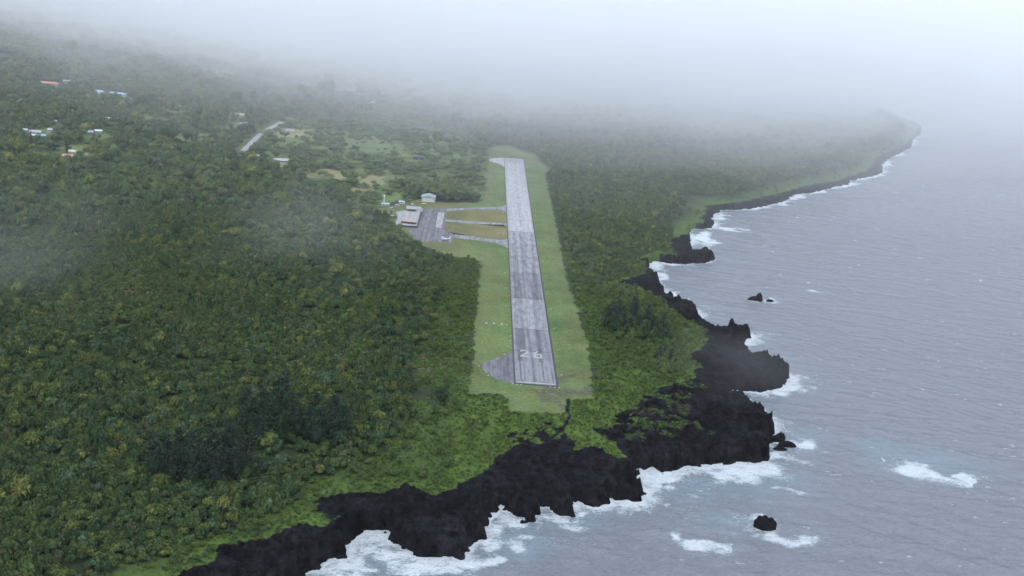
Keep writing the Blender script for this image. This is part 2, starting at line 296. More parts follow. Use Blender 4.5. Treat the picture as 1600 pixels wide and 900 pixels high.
AQUA=[(1190,765,80,22,0,.5),(1100,760,70,20,-8,.8),(1375,705,40,22,0,.7),(1440,722,80,22,8,.7),(1150,815,70,18,4,.6),(820,825,60,16,0,.7),(800,850,50,18,0,.9),(600,870,70,25,0,.7),(1240,690,50,18,0,.8),(1200,745,60,18,0,.8),(1010,770,60,25,0,.7),(1200,612,50,12,0,.5),(1060,385,30,8,0,.3),(905,810,50,14,0,.8)]
def sea_mesh():
    xs=axis([(-12000,-1200,900,60),(-1200,-200,40,3),(-200,620,2.0,2.0),(620,1900,2.5,7),(1900,12000,30,900)])
    ys=axis([(100,500,60,10),(500,1150,2.0,2.0),(1150,3800,2.6,9),(3800,14000,30,500)])
    X,Y=np.meshgrid(xs,ys)
    dW=classify_w(X,Y)
    Z=np.zeros(X.shape)
    for wl,am,an,ph in ((46,.34,200,0),(31,.22,215,1),(19,.17,190,2),(12,.12,228,4),(8.5,.08,180,2.2)):
        a=rad(an); k=2*math.pi/wl
        warp=10*(fbm(X/60,Y/60,int(wl),2)-.5)
        Z+=am*1.5*np.sin(k*(X*math.sin(a)+Y*math.cos(a)+warp)+ph)*smooth(.36,.68,fbm(X/24+wl,Y/15+wl,7,2))
    Z+=.5*(fbm(X/7,Y/5,13,3)-.5)
    Z*=smooth(4200,2500,Y)
    px,py=proj(X.ravel(),Y.ravel(),np.zeros(X.size)); px=px.reshape(X.shape); py=py.reshape(X.shape)
    WX=16*(fbm(X/14,Y/14,141,4)-.5)*2; WY=14*(fbm(X/14,Y/14,143,4)-.5)*2
    def blobs(L):
        f=np.zeros(X.shape)
        for (cx,cy,a,b,tl,s) in L:
            x0,y0=at(cx,cy,0.); t=rad(tl)
            # the patch on the water: its two half axes are real vectors there
            ax=np.array(at(cx+a*math.cos(t)*.5,cy+a*math.sin(t)*.5,0.))-np.array(at(cx-a*math.cos(t)*.5,cy-a*math.sin(t)*.5,0.))
            bx=np.array(at(cx-b*math.sin(t)*.5,cy+b*math.cos(t)*.5,0.))-np.array(at(cx+b*math.sin(t)*.5,cy-b*math.cos(t)*.5,0.))
            Mi=np.linalg.inv(np.array([ax,bx]).T)
            dx=X-x0+WX; dy=Y-y0+WY
            uu=Mi[0,0]*dx+Mi[0,1]*dy; vv=Mi[1,0]*dx+Mi[1,1]*dy
            f=np.maximum(f,s*np.exp(-(uu*uu+vv*vv)*.85))
        return f
    wob=fbm(X/12,Y/12,83,3)
    foam=blobs(FOAM)*(.66+.5*wob+.9*(fbm(X/6,Y/3.4,84,4)-.5))
    along=fbm(X/55,Y/55,87,2)
    foam=np.maximum(foam,np.exp(-np.maximum(0,-dW-.5)/(3.5+13*along*smooth(.35,.65,along)))*(.62+.55*smooth(.35,.6,along)))
    for (cx,cy,*_r) in SEA_ROCKS[:4]:
        x0,y0=at(cx,cy,0.); foam=np.maximum(foam,.95*np.exp(-((X-x0)**2+(Y-y0)**2)/90))
    aq=blobs(AQUA); aq=np.maximum(aq,.55*np.exp(-np.maximum(0,-dW)/16)); aq=np.maximum(aq,np.clip(foam,0,1)*.8)
    foam=np.maximum(foam,.50*smooth(.60,.74,fbm(X/40+5,Y/11,93,4))*np.exp(-np.maximum(0,-dW)/60))
    foam=np.maximum(foam,.62*smooth(.79,.84,fbm(X/9,Y/4,95,3)))
    Z+=np.clip(foam-.4,0,1)*.5*fbm(X/5,Y/5,89,2)
    ny,nx=X.shape; idx=np.arange(nx*ny).reshape(ny,nx)
    Q=np.stack([idx[:-1,:-1],idx[:-1,1:],idx[1:,1:],idx[1:,:-1]],-1).reshape(-1,4)
    keep=(dW<25).ravel(); Q=Q[keep[Q].any(1)]
    u,inv=np.unique(Q,return_inverse=True); Q=inv.reshape(-1,4)
    V=np.stack([X,Y,Z],-1).reshape(-1,3)[u]
    o=newmesh('sea',V,Q,None,smoothf=True)
    attr(o.data,'foam',foam.ravel()[u]); attr(o.data,'aqua',aq.ravel()[u])
    print('sea',len(Q)); return o
def sea_mat():
    m,n,l,p=mat('sea_water')
    g=n.new('ShaderNodeNewGeometry')
    def noise(sc,det,vec=(1,1,1),rough=.55):
        mp=n.new('ShaderNodeMapping'); mp.inputs['Scale'].default_value=vec; l.new(g.outputs['Position'],mp.inputs['Vector'])
        q=n.new('ShaderNodeTexNoise'); q.inputs['Scale'].default_value=sc; q.inputs['Detail'].default_value=det; q.inputs['Roughness'].default_value=rough
        l.new(mp.outputs[0],q.inputs['Vector']); return q
    a=n.new('ShaderNodeAttribute'); a.attribute_name='foam'; b=n.new('ShaderNodeAttribute'); b.attribute_name='aqua'
    nf=noise(.42,10,(1,1.5,1),.85)
    # foam where noise exceeds 1-foam
    ns=n.new('ShaderNodeMath'); ns.operation='MULTIPLY_ADD'; ns.inputs[1].default_value=2.6; ns.inputs[2].default_value=-.8; l.new(nf.outputs[0],ns.inputs[0])
    s=n.new('ShaderNodeMath'); s.operation='ADD'; l.new(ns.outputs[0],s.inputs[0]); l.new(a.outputs['Fac'],s.inputs[1])
    mr=n.new('ShaderNodeMapRange'); mr.interpolation_type='SMOOTHSTEP'; mr.inputs[1].default_value=.84; mr.inputs[2].default_value=1.42; l.new(s.outputs[0],mr.inputs[0])
    big=noise(.05,4,(1,1.6,1)); mid=noise(.13,6,(.75,2.0,1),.6); fine=noise(.55,6,(.8,1.8,1),.65)
    def bump(src,dist,prev=None):
        q=n.new('ShaderNodeBump'); q.inputs['Distance'].default_value=dist; q.inputs['Strength'].default_value=1; l.new(src.outputs[0],q.inputs['Height'])
        if prev: l.new(prev.outputs[0],q.inputs['Normal'])
        return q
    B=bump(big,1.4); B=bump(mid,4.2,B); B=bump(fine,2.2,B)
    l.new(B.outputs[0],p.inputs['Normal'])
    c0=n.new('ShaderNodeMix'); c0.data_type='RGBA'; c0.inputs[6].default_value=(.228,.242,.280,1); c0.inputs[7].default_value=(.24,.40,.45,1)  # open-water colour is lightened to include sky reflection and hazy airlight
    am=n.new('ShaderNodeMath'); am.operation='MULTIPLY'; am2=n.new('ShaderNodeMapRange'); am2.inputs[1].default_value=.3; am2.inputs[2].default_value=.7
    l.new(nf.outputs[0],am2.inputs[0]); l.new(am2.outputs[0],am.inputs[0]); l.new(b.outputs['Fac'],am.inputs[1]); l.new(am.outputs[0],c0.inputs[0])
    c1=n.new('ShaderNodeMix'); c1.data_type='RGBA'; lac=noise(.8,8,(1,1.6,1),.8); lr=n.new('ShaderNodeMapRange'); lr.inputs[1].default_value=.38; lr.inputs[2].default_value=.58; l.new(lac.outputs[0],lr.inputs[0])
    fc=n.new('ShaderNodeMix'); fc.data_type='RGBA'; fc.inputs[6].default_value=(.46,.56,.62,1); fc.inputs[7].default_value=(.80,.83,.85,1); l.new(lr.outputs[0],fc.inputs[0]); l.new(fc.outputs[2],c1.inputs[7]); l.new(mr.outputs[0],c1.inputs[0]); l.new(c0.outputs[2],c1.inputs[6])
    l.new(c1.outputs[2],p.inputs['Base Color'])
    r=n.new('ShaderNodeMapRange'); r.inputs[3].default_value=.16; r.inputs[4].default_value=.9; l.new(mr.outputs[0],r.inputs[0]); l.new(r.outputs[0],p.inputs['Roughness'])
    p.inputs['IOR'].default_value=1.45
    return m
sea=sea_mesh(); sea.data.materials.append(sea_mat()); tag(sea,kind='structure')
print('sea done',time.time()-T0)
# ------------------------------------------------------------------ pavement
def prism(P,z0,z1,bm=None):
    b=bm or bmesh.new()
    P=[tuple(p) for p in P]
    area=sum(P[i][0]*P[(i+1)%len(P)][1]-P[(i+1)%len(P)][0]*P[i][1] for i in range(len(P)))
    if area<0: P=P[::-1]
    lo=[b.verts.new((x,y,z0)) for x,y in P]; hi=[b.verts.new((x,y,z1)) for x,y in P]
    b.faces.new(hi); n=len(P)
    for i in range(n): b.faces.new((lo[i],lo[(i+1)%n],hi[(i+1)%n],hi[i]))
    return b
def bobj(name,b,m,parent=None,kind=None):
    bmesh.ops.triangulate(b,faces=[f for f in b.faces if len(f.verts)>4])
    me=bpy.data.meshes.new(name); b.to_mesh(me); b.free(); me.materials.append(m)
    o=bpy.data.objects.new(name,me); COL.objects.link(o)
    if parent: o.parent=parent
    if kind: o['kind']=kind
    return o
def box(b,x0,x1,y0,y1,z0,z1):
    v=[b.verts.new(p) for p in ((x0,y0,z0),(x1,y0,z0),(x1,y1,z0),(x0,y1,z0),(x0,y0,z1),(x1,y0,z1),(x1,y1,z1),(x0,y1,z1))]
    for f in ((3,2,1,0),(4,5,6,7),(0,1,5,4),(1,2,6,5),(2,3,7,6),(3,0,4,7)): b.faces.new([v[i] for i in f])
    return b
def pave_mat(name,c,streak=.35,lane=.32,blot=.3):
    """worn asphalt or concrete: streaks and tar lanes run along the runway"""
    m,n,l,p=mat(name)
    g=n.new('ShaderNodeNewGeometry')
    def nz(vec,sc,det):
        mp=n.new('ShaderNodeMapping'); mp.inputs['Scale'].default_value=vec; l.new(g.outputs['Position'],mp.inputs['Vector'])
        q=n.new('ShaderNodeTexNoise'); q.inputs['Scale'].default_value=sc; q.inputs['Detail'].default_value=det; l.new(mp.outputs[0],q.inputs['Vector']); return q
    def rng(src,a,b,lo,hi):
        r=n.new('ShaderNodeMapRange'); r.inputs[1].default_value=a; r.inputs[2].default_value=b; r.inputs[3].default_value=lo; r.inputs[4].default_value=hi; l.new(src.outputs[0],r.inputs[0]); return r
    def mul(a,b):
        q=n.new('ShaderNodeMath'); q.operation='MULTIPLY'; l.new(a.outputs[0],q.inputs[0]); l.new(b.outputs[0],q.inputs[1]); return q
    A=rng(nz((1,.012,1),lane,2),.38,.62,1-streak,1+streak*.8); B=rng(nz((1,.25,1),.25,6),.35,.65,1-blot,1+blot*.8); Cc=rng(nz((1,1,1),1.6,6),.3,.7,.88,1.1)
    t=mul(mul(A,B),Cc)
    v=n.new('ShaderNodeVectorMath'); v.operation='SCALE'; v.inputs[0].default_value=c; l.new(t.outputs[0],v.inputs['Scale']); l.new(v.outputs[0],p.inputs['Base Color']); p.inputs['Roughness'].default_value=.85
    return m
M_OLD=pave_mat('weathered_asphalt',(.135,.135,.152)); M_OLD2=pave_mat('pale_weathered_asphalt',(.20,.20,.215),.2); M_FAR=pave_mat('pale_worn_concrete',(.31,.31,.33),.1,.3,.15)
M_MID=pave_mat('patched_asphalt',(.175,.175,.192),.3); M_DARK=pave_mat('dark_apron_asphalt',(.115,.110,.128),.3,.3,.3); M_EDGE=simple('bare_tar_edge',(.035,.032,.034),.9,.3,.3)
M_TAR=simple('tar_joint',(.09,.088,.095),.9,.3,.5); M_CON=pave_mat('pale_concrete',(.27,.27,.27),.12,.6,.15); M_TAXI=pave_mat('grey_taxiway_asphalt',(.18,.18,.195),.15,.3,.35)
def paint_mat(name,c,lo,hi):
    """worn paint over the tar below: flaked by noise"""
    m,n,l,p=mat(name)
    g=n.new('ShaderNodeNewGeometry'); q=n.new('ShaderNodeTexNoise'); q.inputs['Scale'].default_value=.9; q.inputs['Detail'].default_value=8; q.inputs['Roughness'].default_value=.7
    mp=n.new('ShaderNodeMapping'); mp.inputs['Scale'].default_value=(1,.3,1); l.new(g.outputs['Position'],mp.inputs[0]); l.new(mp.outputs[0],q.inputs['Vector'])
    r=n.new('ShaderNodeMapRange'); r.inputs[1].default_value=lo; r.inputs[2].default_value=hi; l.new(q.outputs[0],r.inputs[0])
    mx=n.new('ShaderNodeMix'); mx.data_type='RGBA'; mx.inputs[6].default_value=(.13,.13,.145,1); mx.inputs[7].default_value=(*c,1); l.new(r.outputs[0],mx.inputs[0]); l.new(mx.outputs[2],p.inputs['Base Color']); p.inputs['Roughness'].default_value=.7
    return m
M_PAINT=paint_mat('worn_white_paint',(.215,.22,.235),.40,.6); M_PAINT3=paint_mat('faded_white_paint',(.24,.245,.26),.4,.7); M_PAINT2=paint_mat('white_paint',(.27,.27,.27),.38,.42)
RX0,RY0,RL,RWD=38.9,868.5,1095.5,29.6
RX1=RX0+RWD
runway=bobj('runway',prism([(RX0-1.5,RY0-4.5),(RX1+1.9,RY0-4.5),(RX1+1.5,RY0+RL+3),(RX0-1.2,RY0+RL+3)],19.5,20.02),M_EDGE,kind='structure')
def ywp(py): return at(833 if py>400 else 812,py,20.)[1]
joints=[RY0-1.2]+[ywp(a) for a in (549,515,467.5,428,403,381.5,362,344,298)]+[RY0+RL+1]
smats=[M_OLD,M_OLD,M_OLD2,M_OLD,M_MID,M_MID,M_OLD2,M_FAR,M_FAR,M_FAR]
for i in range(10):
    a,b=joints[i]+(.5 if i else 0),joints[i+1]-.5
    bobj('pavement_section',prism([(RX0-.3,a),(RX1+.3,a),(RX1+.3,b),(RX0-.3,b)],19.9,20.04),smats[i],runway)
for xx in (RX0+.1,RX1-.9):
    bobj('edge_line',prism([(xx,RY0),(xx+.8,RY0),(xx+.8,RY0+RL*.27),(xx,RY0+RL*.27)],20.045,20.06),M_PAINT,runway)
    bobj('edge_line',prism([(xx+.2,RY0+RL*.27+1),(xx+.7,RY0+RL*.27+1),(xx+.7,RY0+RL),(xx+.2,RY0+RL)],20.045,20.06),M_PAINT,runway)
bobj('threshold_line',prism([(RX0+.95,RY0+.1),(RX1-.95,RY0+.1),(RX1-.95,RY0+2.6),(RX0+.95,RY0+2.6)],20.045,20.06),M_PAINT2,runway)
for a,b in ((1.6,3.3),(4.6,6.6),(7.7,9.6),(10.9,12.8),(15.9,17.7),(18.6,20.5),(21.7,23.6),(25.1,27.2)):
    bobj('threshold_stripe',prism([(RX0+a,RY0+6),(RX0+b,RY0+6),(RX0+b,RY0+51.5),(RX0+a,RY0+51.5)],20.045,20.06),M_PAINT,runway)
    bobj('threshold_stripe',prism([(RX0+a,RY0+RL-48),(RX0+b,RY0+RL-48),(RX0+b,RY0+RL-5),(RX0+a,RY0+RL-5)],20.045,20.06),M_PAINT,runway)
def digit(parts,x,y):
    b=bmesh.new()
    for k,q in enumerate(parts): prism([(RX0+x+u,RY0+y+v) for u,v in q],20.045,20.062+.003*k,b)
    return bobj('runway_number',b,M_PAINT2,runway)
R=lambda a,b,c,d:[(a,c),(b,c),(b,d),(a,d)]
digit([R(0,6.6,0,3.4),[(0,3.4),(2.6,3.4),(6.5,9.8),(4.6,11.6)],R(4.7,6.6,9.9,15.5),[(1.1,18.4),(.0,16),(.9,15.4),(5.7,15.4),(6.5,15.6),(5.4,18.4)],R(0,1.8,13.2,15.6)],4.6,63)
digit([R(0,6.9,0,3.1),R(0,2.0,3.1,12.5),[(0,12.5),(2.0,12.5),(4.7,18.4),(3.0,18.4)],R(5.0,6.9,3.1,8.4),R(2.0,6.7,8.2,11.2)],15.1,62)
for i in range(17):
    y=RY0+105+i*58
    if y<RY0+RL-60: bobj('centre_line',prism([(RX0+14.3,y),(RX0+15.3,y),(RX0+15.3,y+34),(RX0+14.3,y+34)],20.045,20.06),M_PAINT3,runway)
def sheet(name,px,m,z1=20.03,label=None,root=None,kind='structure'):
    return bobj(name,prism([at(a,b,20.) for a,b in px],19.6,z1),m,root,None if root else kind)
def curve(P,n=4):
    P=[np.array(p,float) for p in P]; out=[]
    for i in range(len(P)-1):
        p0=P[max(i-1,0)];p1=P[i];p2=P[i+1];p3=P[min(i+2,len(P)-1)]
        for k in range(n):
            t=k/n; out.append(tuple(.5*((2*p1)+(-p0+p2)*t+(2*p0-5*p1+4*p2-p3)*t*t+(-p0+3*p1-3*p2+p3)*t**3)))
    out.append(tuple(P[-1])); return out
sheet('turn_pad',curve([(802.3,546),(796,551),(786,555.5),(772,561),(758,567),(752.5,572),(757,580),(768,588),(784,594.5),(803,600)]),M_DARK,20.012)
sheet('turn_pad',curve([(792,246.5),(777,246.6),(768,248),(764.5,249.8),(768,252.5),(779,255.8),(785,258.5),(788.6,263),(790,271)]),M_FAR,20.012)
sheet('apron',[(659,327),(698,325.6),(697.5,331),(696,346),(693,360),(702,363),(711,366),(709,371),(704,379.8),(692,378.3),(655,376.5),(645,368),(637,360),(651,356)],M_DARK,20.03)
sheet('apron',[(657.2,329),(650.6,354.5),(615.5,351.5),(622,340),(618.5,331),(630,329)],M_CON,20.045)
sheet('concrete_pad',[(684.5,332),(694.5,332.6),(689.3,356.2),(680.3,355)],M_CON,20.05)
sheet('taxiway',curve([(697.5,326),(742,324.2),(770,323.4),(783,322.6),(788,321.5),(791.5,318.5)])+curve([(793,334),(789,330.5),(778,328),(742,327.2),(697.5,330)]),M_TAXI,20.015)
sheet('taxiway',[(696,342.6),(742.5,346),(775,348),(786,348),(791.5,346.5),(792.5,354),(787,351.5),(742.5,350),(696,346)],M_TAXI,20.015)
sheet('taxiway',curve([(694,360.4),(711,366),(742,369.5),(770,373.8),(784,374.6),(793,373.3)])+curve([(795,389),(786,383.5),(770,378.8),(742,375),(710,371),(694,362.5)]),M_TAXI,20.015)
for a,b,c,d in ((659,340,690,343),(652,352,688,356),(700,375,664,372)):
    pass
def ribbon(name,P,wd,m,dz=.25,zfix=None):
    P=[np.array(p) for p in curve(P,6)]; V=[];F=[]
    for i,p in enumerate(P):
        t=P[min(i+1,len(P)-1)]-P[max(i-1,0)]; t/=np.linalg.norm(t); nn=np.array([-t[1],t[0]])
        for s in (-1,1):
            q=p+nn*s*wd/2; z=zfix if zfix else max(zat(*q),zat(*(p)))+dz
            V+= [(q[0],q[1],z),(q[0],q[1],z-1.0)]
    for i in range(len(P)-1):
        a=i*4; F+=[(a,a+2,a+6,a+4),(a+1,a,a+4,a+5),(a+2,a+3,a+7,a+6)]
    return newmesh(name,V,F,m)
M_ROAD=simple('pale_road_asphalt',(.25,.25,.26),.9,.15,.2)
tag(ribbon('road',ROAD_PTS,9,M_ROAD,.6),kind='structure')
ACCESS=[at(a,b,20.) for a,b in ((571,328.5),(582,332),(600,335),(618,337.5))]
tag(ribbon('access_road',ACCESS,5,M_CON,.06),kind='structure')
# ------------------------------------------------------------------ buildings
def M(name,c,r=.7,v=.1,s=.6,metal=0,_c={}):
    if name not in _c: _c[name]=simple(name,c,r,v,s,metal)
    return _c[name]
GLASS=simple('dark_window_glass',(.03,.035,.045),.2,.1); DOORM=simple('painted_door',(.25,.22,.2),.6)
AVOID=[(np.array([at(a,b)]),r) for a,b,r in ()]
def house(px,py,wd,dp,hh,roofc,wallc,rz,label,cat='house',name='house',roof='gable',rise=2.0,group=None,open_front=False,z=None):
    x,y=at(px,py,20. if z else None); zz=(z or zat(x,y))
    o=empty(name,(x,y,zz),rz,label,cat,group); AVOID.extend([((x*(1-k_/y),y-k_),max(wd,dp)*.6+3) for k_ in ((0,9) if z else (0,8,16,26,36))])
    hw,hd=wd/2,dp/2; t=.25
    b=bmesh.new()
    box(b,-hw,hw,hd-t,hd,-1,hh); box(b,-hw,-hw+t,-hd+t,hd-t,-1,hh); box(b,hw-t,hw,-hd+t,hd-t,-1,hh)
    if open_front:
        box(b,-hw,-hw+wd*.12,-hd,-hd+t,-1,hh); box(b,hw-wd*.12,hw,-hd,-hd+t,-1,hh); box(b,-hw+wd*.12,hw-wd*.12,-hd,-hd+t,hh*.8,hh)
    else: box(b,-hw,hw,-hd,-hd+t,-1,hh)
    if roof=='gable':
        for s in (-1,1):
            yy=s*(hd-t/2) if wd<=dp else None
            if wd<=dp:
                v=[b.verts.new((-hw,s*hd,hh)),b.verts.new((hw,s*hd,hh)),b.verts.new((0,s*hd,hh+rise))]; b.faces.new(v if s<0 else v[::-1])
            else:
                v=[b.verts.new((s*hw,-hd,hh)),b.verts.new((s*hw,hd,hh)),b.verts.new((s*hw,0,hh+rise))]; b.faces.new(v if s>0 else v[::-1])
    bobj('wall',b,M('wall_'+'%d_%d_%d'%tuple(int(c*99) for c in wallc),wallc),o)
    b=bmesh.new(); e=.6; th=.2
    def slab(q):
        lo=[b.verts.new(p) for p in q]; hi=[b.verts.new((p[0],p[1],p[2]+th)) for p in q]; n=len(q)
        b.faces.new(hi); b.faces.new(lo[::-1])
        for i in range(n): b.faces.new((lo[i],lo[(i+1)%n],hi[(i+1)%n],hi[i]))
    W,D=hw+e,hd+e
    if roof=='flat': slab([(-W,-D,hh+.003),(W,-D,hh+.003),(W,D,hh+rise*.2),(-W,D,hh+rise*.2)])
    elif roof=='gable' and wd<=dp:
        dz=rise*e/hw
        slab([(-W,-D,hh-dz),(0,-D,hh+rise),(0,D,hh+rise),(-W,D,hh-dz)]); slab([(0.002,-D,hh+rise),(W,-D,hh-dz),(W,D,hh-dz),(0.002,D,hh+rise)])
    elif roof=='gable':
        dz=rise*e/hd
        slab([(-W,-D,hh-dz),(W,-D,hh-dz),(W,0,hh+rise),(-W,0,hh+rise)]); slab([(-W,0.002,hh+rise),(W,0.002,hh+rise),(W,D,hh-dz),(-W,D,hh-dz)])
    else:
        r=max(W-D,.3) if W>D else .3; z0=hh; z1=hh+rise
        A=[(-W,-D,z0),(W,-D,z0),(W,D,z0),(-W,D,z0)]; a,bb=(-r,0,z1),(r,0,z1)
        slab([A[0],A[1],bb,a]); slab([A[2],A[3],a,bb]); slab([A[1],A[2],bb]); slab([A[3],A[0],a])
    bobj('roof',b,M('roof_'+'%d_%d_%d'%tuple(int(c*99) for c in roofc),roofc,.5),o)
    if not open_front:
        n=max(1,int(wd/4.5)); me=None
        for i in range(n):
            xx=-hw+(i+.5)*wd/n
            if i==n//2 and n>1:
                bobj('door',box(bmesh.new(),xx-.55,xx+.55,-hd-.05,-hd+.02,0.02,2.1),DOORM,o); continue
            bobj('window',box(bmesh.new(),xx-.8,xx+.8,-hd-.04,-hd+.03,1.0,2.2),GLASS,o)
    return o
WHT=(.32,.33,.34); GRY=(.35,.36,.38); BLU=(.30,.42,.62); ORG=(.62,.22,.14)
hang=house(669.5,313.5,17,19,5.6,(.27,.31,.305),(.30,.325,.325),rad(0),'pale green metal hangar with low gable roof at the forest edge beside the airfield grass','hangar','hangar',rise=2.3,open_front=False,z=20)
for c in list(hang.children):
    if c.name.startswith(('window','door')): bpy.data.objects.remove(c)
b=bmesh.new()
for i in range(4): box(b,-7+i*3.5+.05,-7+i*3.5+3.45,-9.6,-9.47,0,4.6)
bobj('sliding_door',b,M('hangar_door',(.44,.48,.47)),hang)
term=house(646.5,329,17,8,3.6,(.25,.255,.27),(.24,.24,.25),rad(-2),'long grey airport terminal with low stepped roofs between the car park and the apron','terminal','terminal',roof='gable',rise=1.6,open_front=True,z=20)
b=bmesh.new(); box(b,3.5,11,-6.5,-1,0,3.2); bobj('wing',b,M('wall_wing',(.42,.43,.44)),term)
b=bmesh.new(); box(b,2.9,11.5,-7,-.4,3.21,3.5); bobj('wing_roof',b,M('roof_wing',(.26,.265,.275)),term)
for xx in (-6,-3,0,2.5): bobj('porch_post',box(bmesh.new(),xx-.12,xx+.12,-6.6,-6.36,0,3.0),M('post',(.33,.33,.33)),term)
b=bmesh.new(); box(b,-8.3,3.0,-6.9,-4.75,3.0,3.2); bobj('porch_roof',b,M('roof_porch',(.48,.49,.5)),term)
kiosk=house(639,348.5,12,6,2.2,(.34,.25,.19),(.045,.045,.05),rad(-4),'low open shelter with brown hipped roof standing in the pale car park','shelter','shelter',roof='hip',rise=1.4,z=20)
for c in list(kiosk.children):
    if c.name.startswith(('window','door')): bpy.data.objects.remove(c)
hd=bmesh.new(); box(hd,-8.5,8.5,-4.6,-3.6,0,1.5); box(hd,-8.5,-7.4,-3.59,2.5,0,1.5); box(hd,7.4,8.5,-3.59,2.5,0,1.5)
bobj('hedge',hd,M('hedge',(.02,.03,.02),.9,.4,1.0),kiosk)
# dark perimeter fence of the car park
def wallrun(name,P,h,t,m,label,cat):
    x,y=P[0]; o=empty(name,(x,y,20),0,label,cat)
    for i in range(len(P)-1):
        a=np.array(P[i])-[x,y]; c=np.array(P[i+1])-[x,y]; L=np.linalg.norm(c-a); u=(c-a)/L; n=max(1,int(L/3)); nn=np.array([-u[1],u[0]])*t/2
        for k in range(n):
            p=a+u*(L*k/n+.12); q=a+u*(L*(k+1)/n-.12)
            b=prism([p-nn,q-nn,q+nn,p+nn],0,h); bobj('fence_panel',b,m,o)
        for k in range(n+1):
            p=a+u*L*k/n; s=.1; b=bmesh.new(); box(b,p[0]-s,p[0]+s,p[1]-s,p[1]+s,0,h+.15); bobj('fence_post',b,m,o)
    return o
wallrun('fence',[at(a,b,20.) for a,b in ((659.5,330),(652,356),(614.5,353.5))],2.0,.3,M('fence_screen',(.03,.032,.035)),'dark screened fence turning the corner between the car park and the apron','fence')
house(612.8,327.5,3,3,2.2,(.3,.3,.31),(.25,.25,.26),.3,'small white shed by the near end of the parked equipment left of the terminal','shed','shed',rise=.8,z=20)
house(620.5,323.5,4,4,2.5,(.33,.34,.35),(.25,.26,.27),.1,'small white shed among dark trees halfway between mast and terminal','shed','shed',rise=.8,z=20)
house(628,318,7,4,2.6,(.38,.42,.45),(.4,.42,.43),-.2,'grey roofed utility shed among the trees just left of the terminal','shed','shed',rise=.8,z=20)
house(602,321,9,4,2.4,(.30,.42,.50),(.35,.4,.42),.15,'bluish roofed utility building at the foot of the white mast','shed','shed',rise=.8,z=20)
# mast
def mast(px,py,h,label):
    x,y=at(px,py,20.); o=empty('lattice_mast',(x,y,zat(x,y)),0,label,'mast')
    b=bmesh.new()
    for sx in (-1,1):
        for sy in (-1,1):
            v=[b.verts.new(p) for p in ((sx*.9-.1,sy*.9-.1,0),(sx*.9+.1,sy*.9-.1,0),(sx*.9+.1,sy*.9+.1,0),(sx*.9-.1,sy*.9+.1,0),(sx*.3-.08,sy*.3-.08,h),(sx*.3+.08,sy*.3-.08,h),(sx*.3+.08,sy*.3+.08,h),(sx*.3-.08,sy*.3+.08,h))]
            for f in ((4,5,6,7),(0,1,5,4),(1,2,6,5),(2,3,7,6),(3,0,4,7)): b.faces.new([v[i] for i in f])
    for k in range(6):
        z=h*k/6+.8; s=.9-.6*z/h; box(b,-s,s,-s,-s+.1,z,z+.12); box(b,-s,s,s-.1,s,z,z+.12); box(b,-s,-s+.1,-s+.11,s-.11,z,z+.12); box(b,s-.1,s,-s+.11,s-.11,z,z+.12)
    bobj('mast_frame',b,M('white_steel',(.75,.76,.76)),o)
    b=bmesh.new(); box(b,-.9,.9,-.9,.9,h+.01,h+1.6); bobj('head',b,M('white_steel',(.75,.76,.76)),o)
mast(600,318,9,'white steel mast with a boxy head among trees left of the terminal')
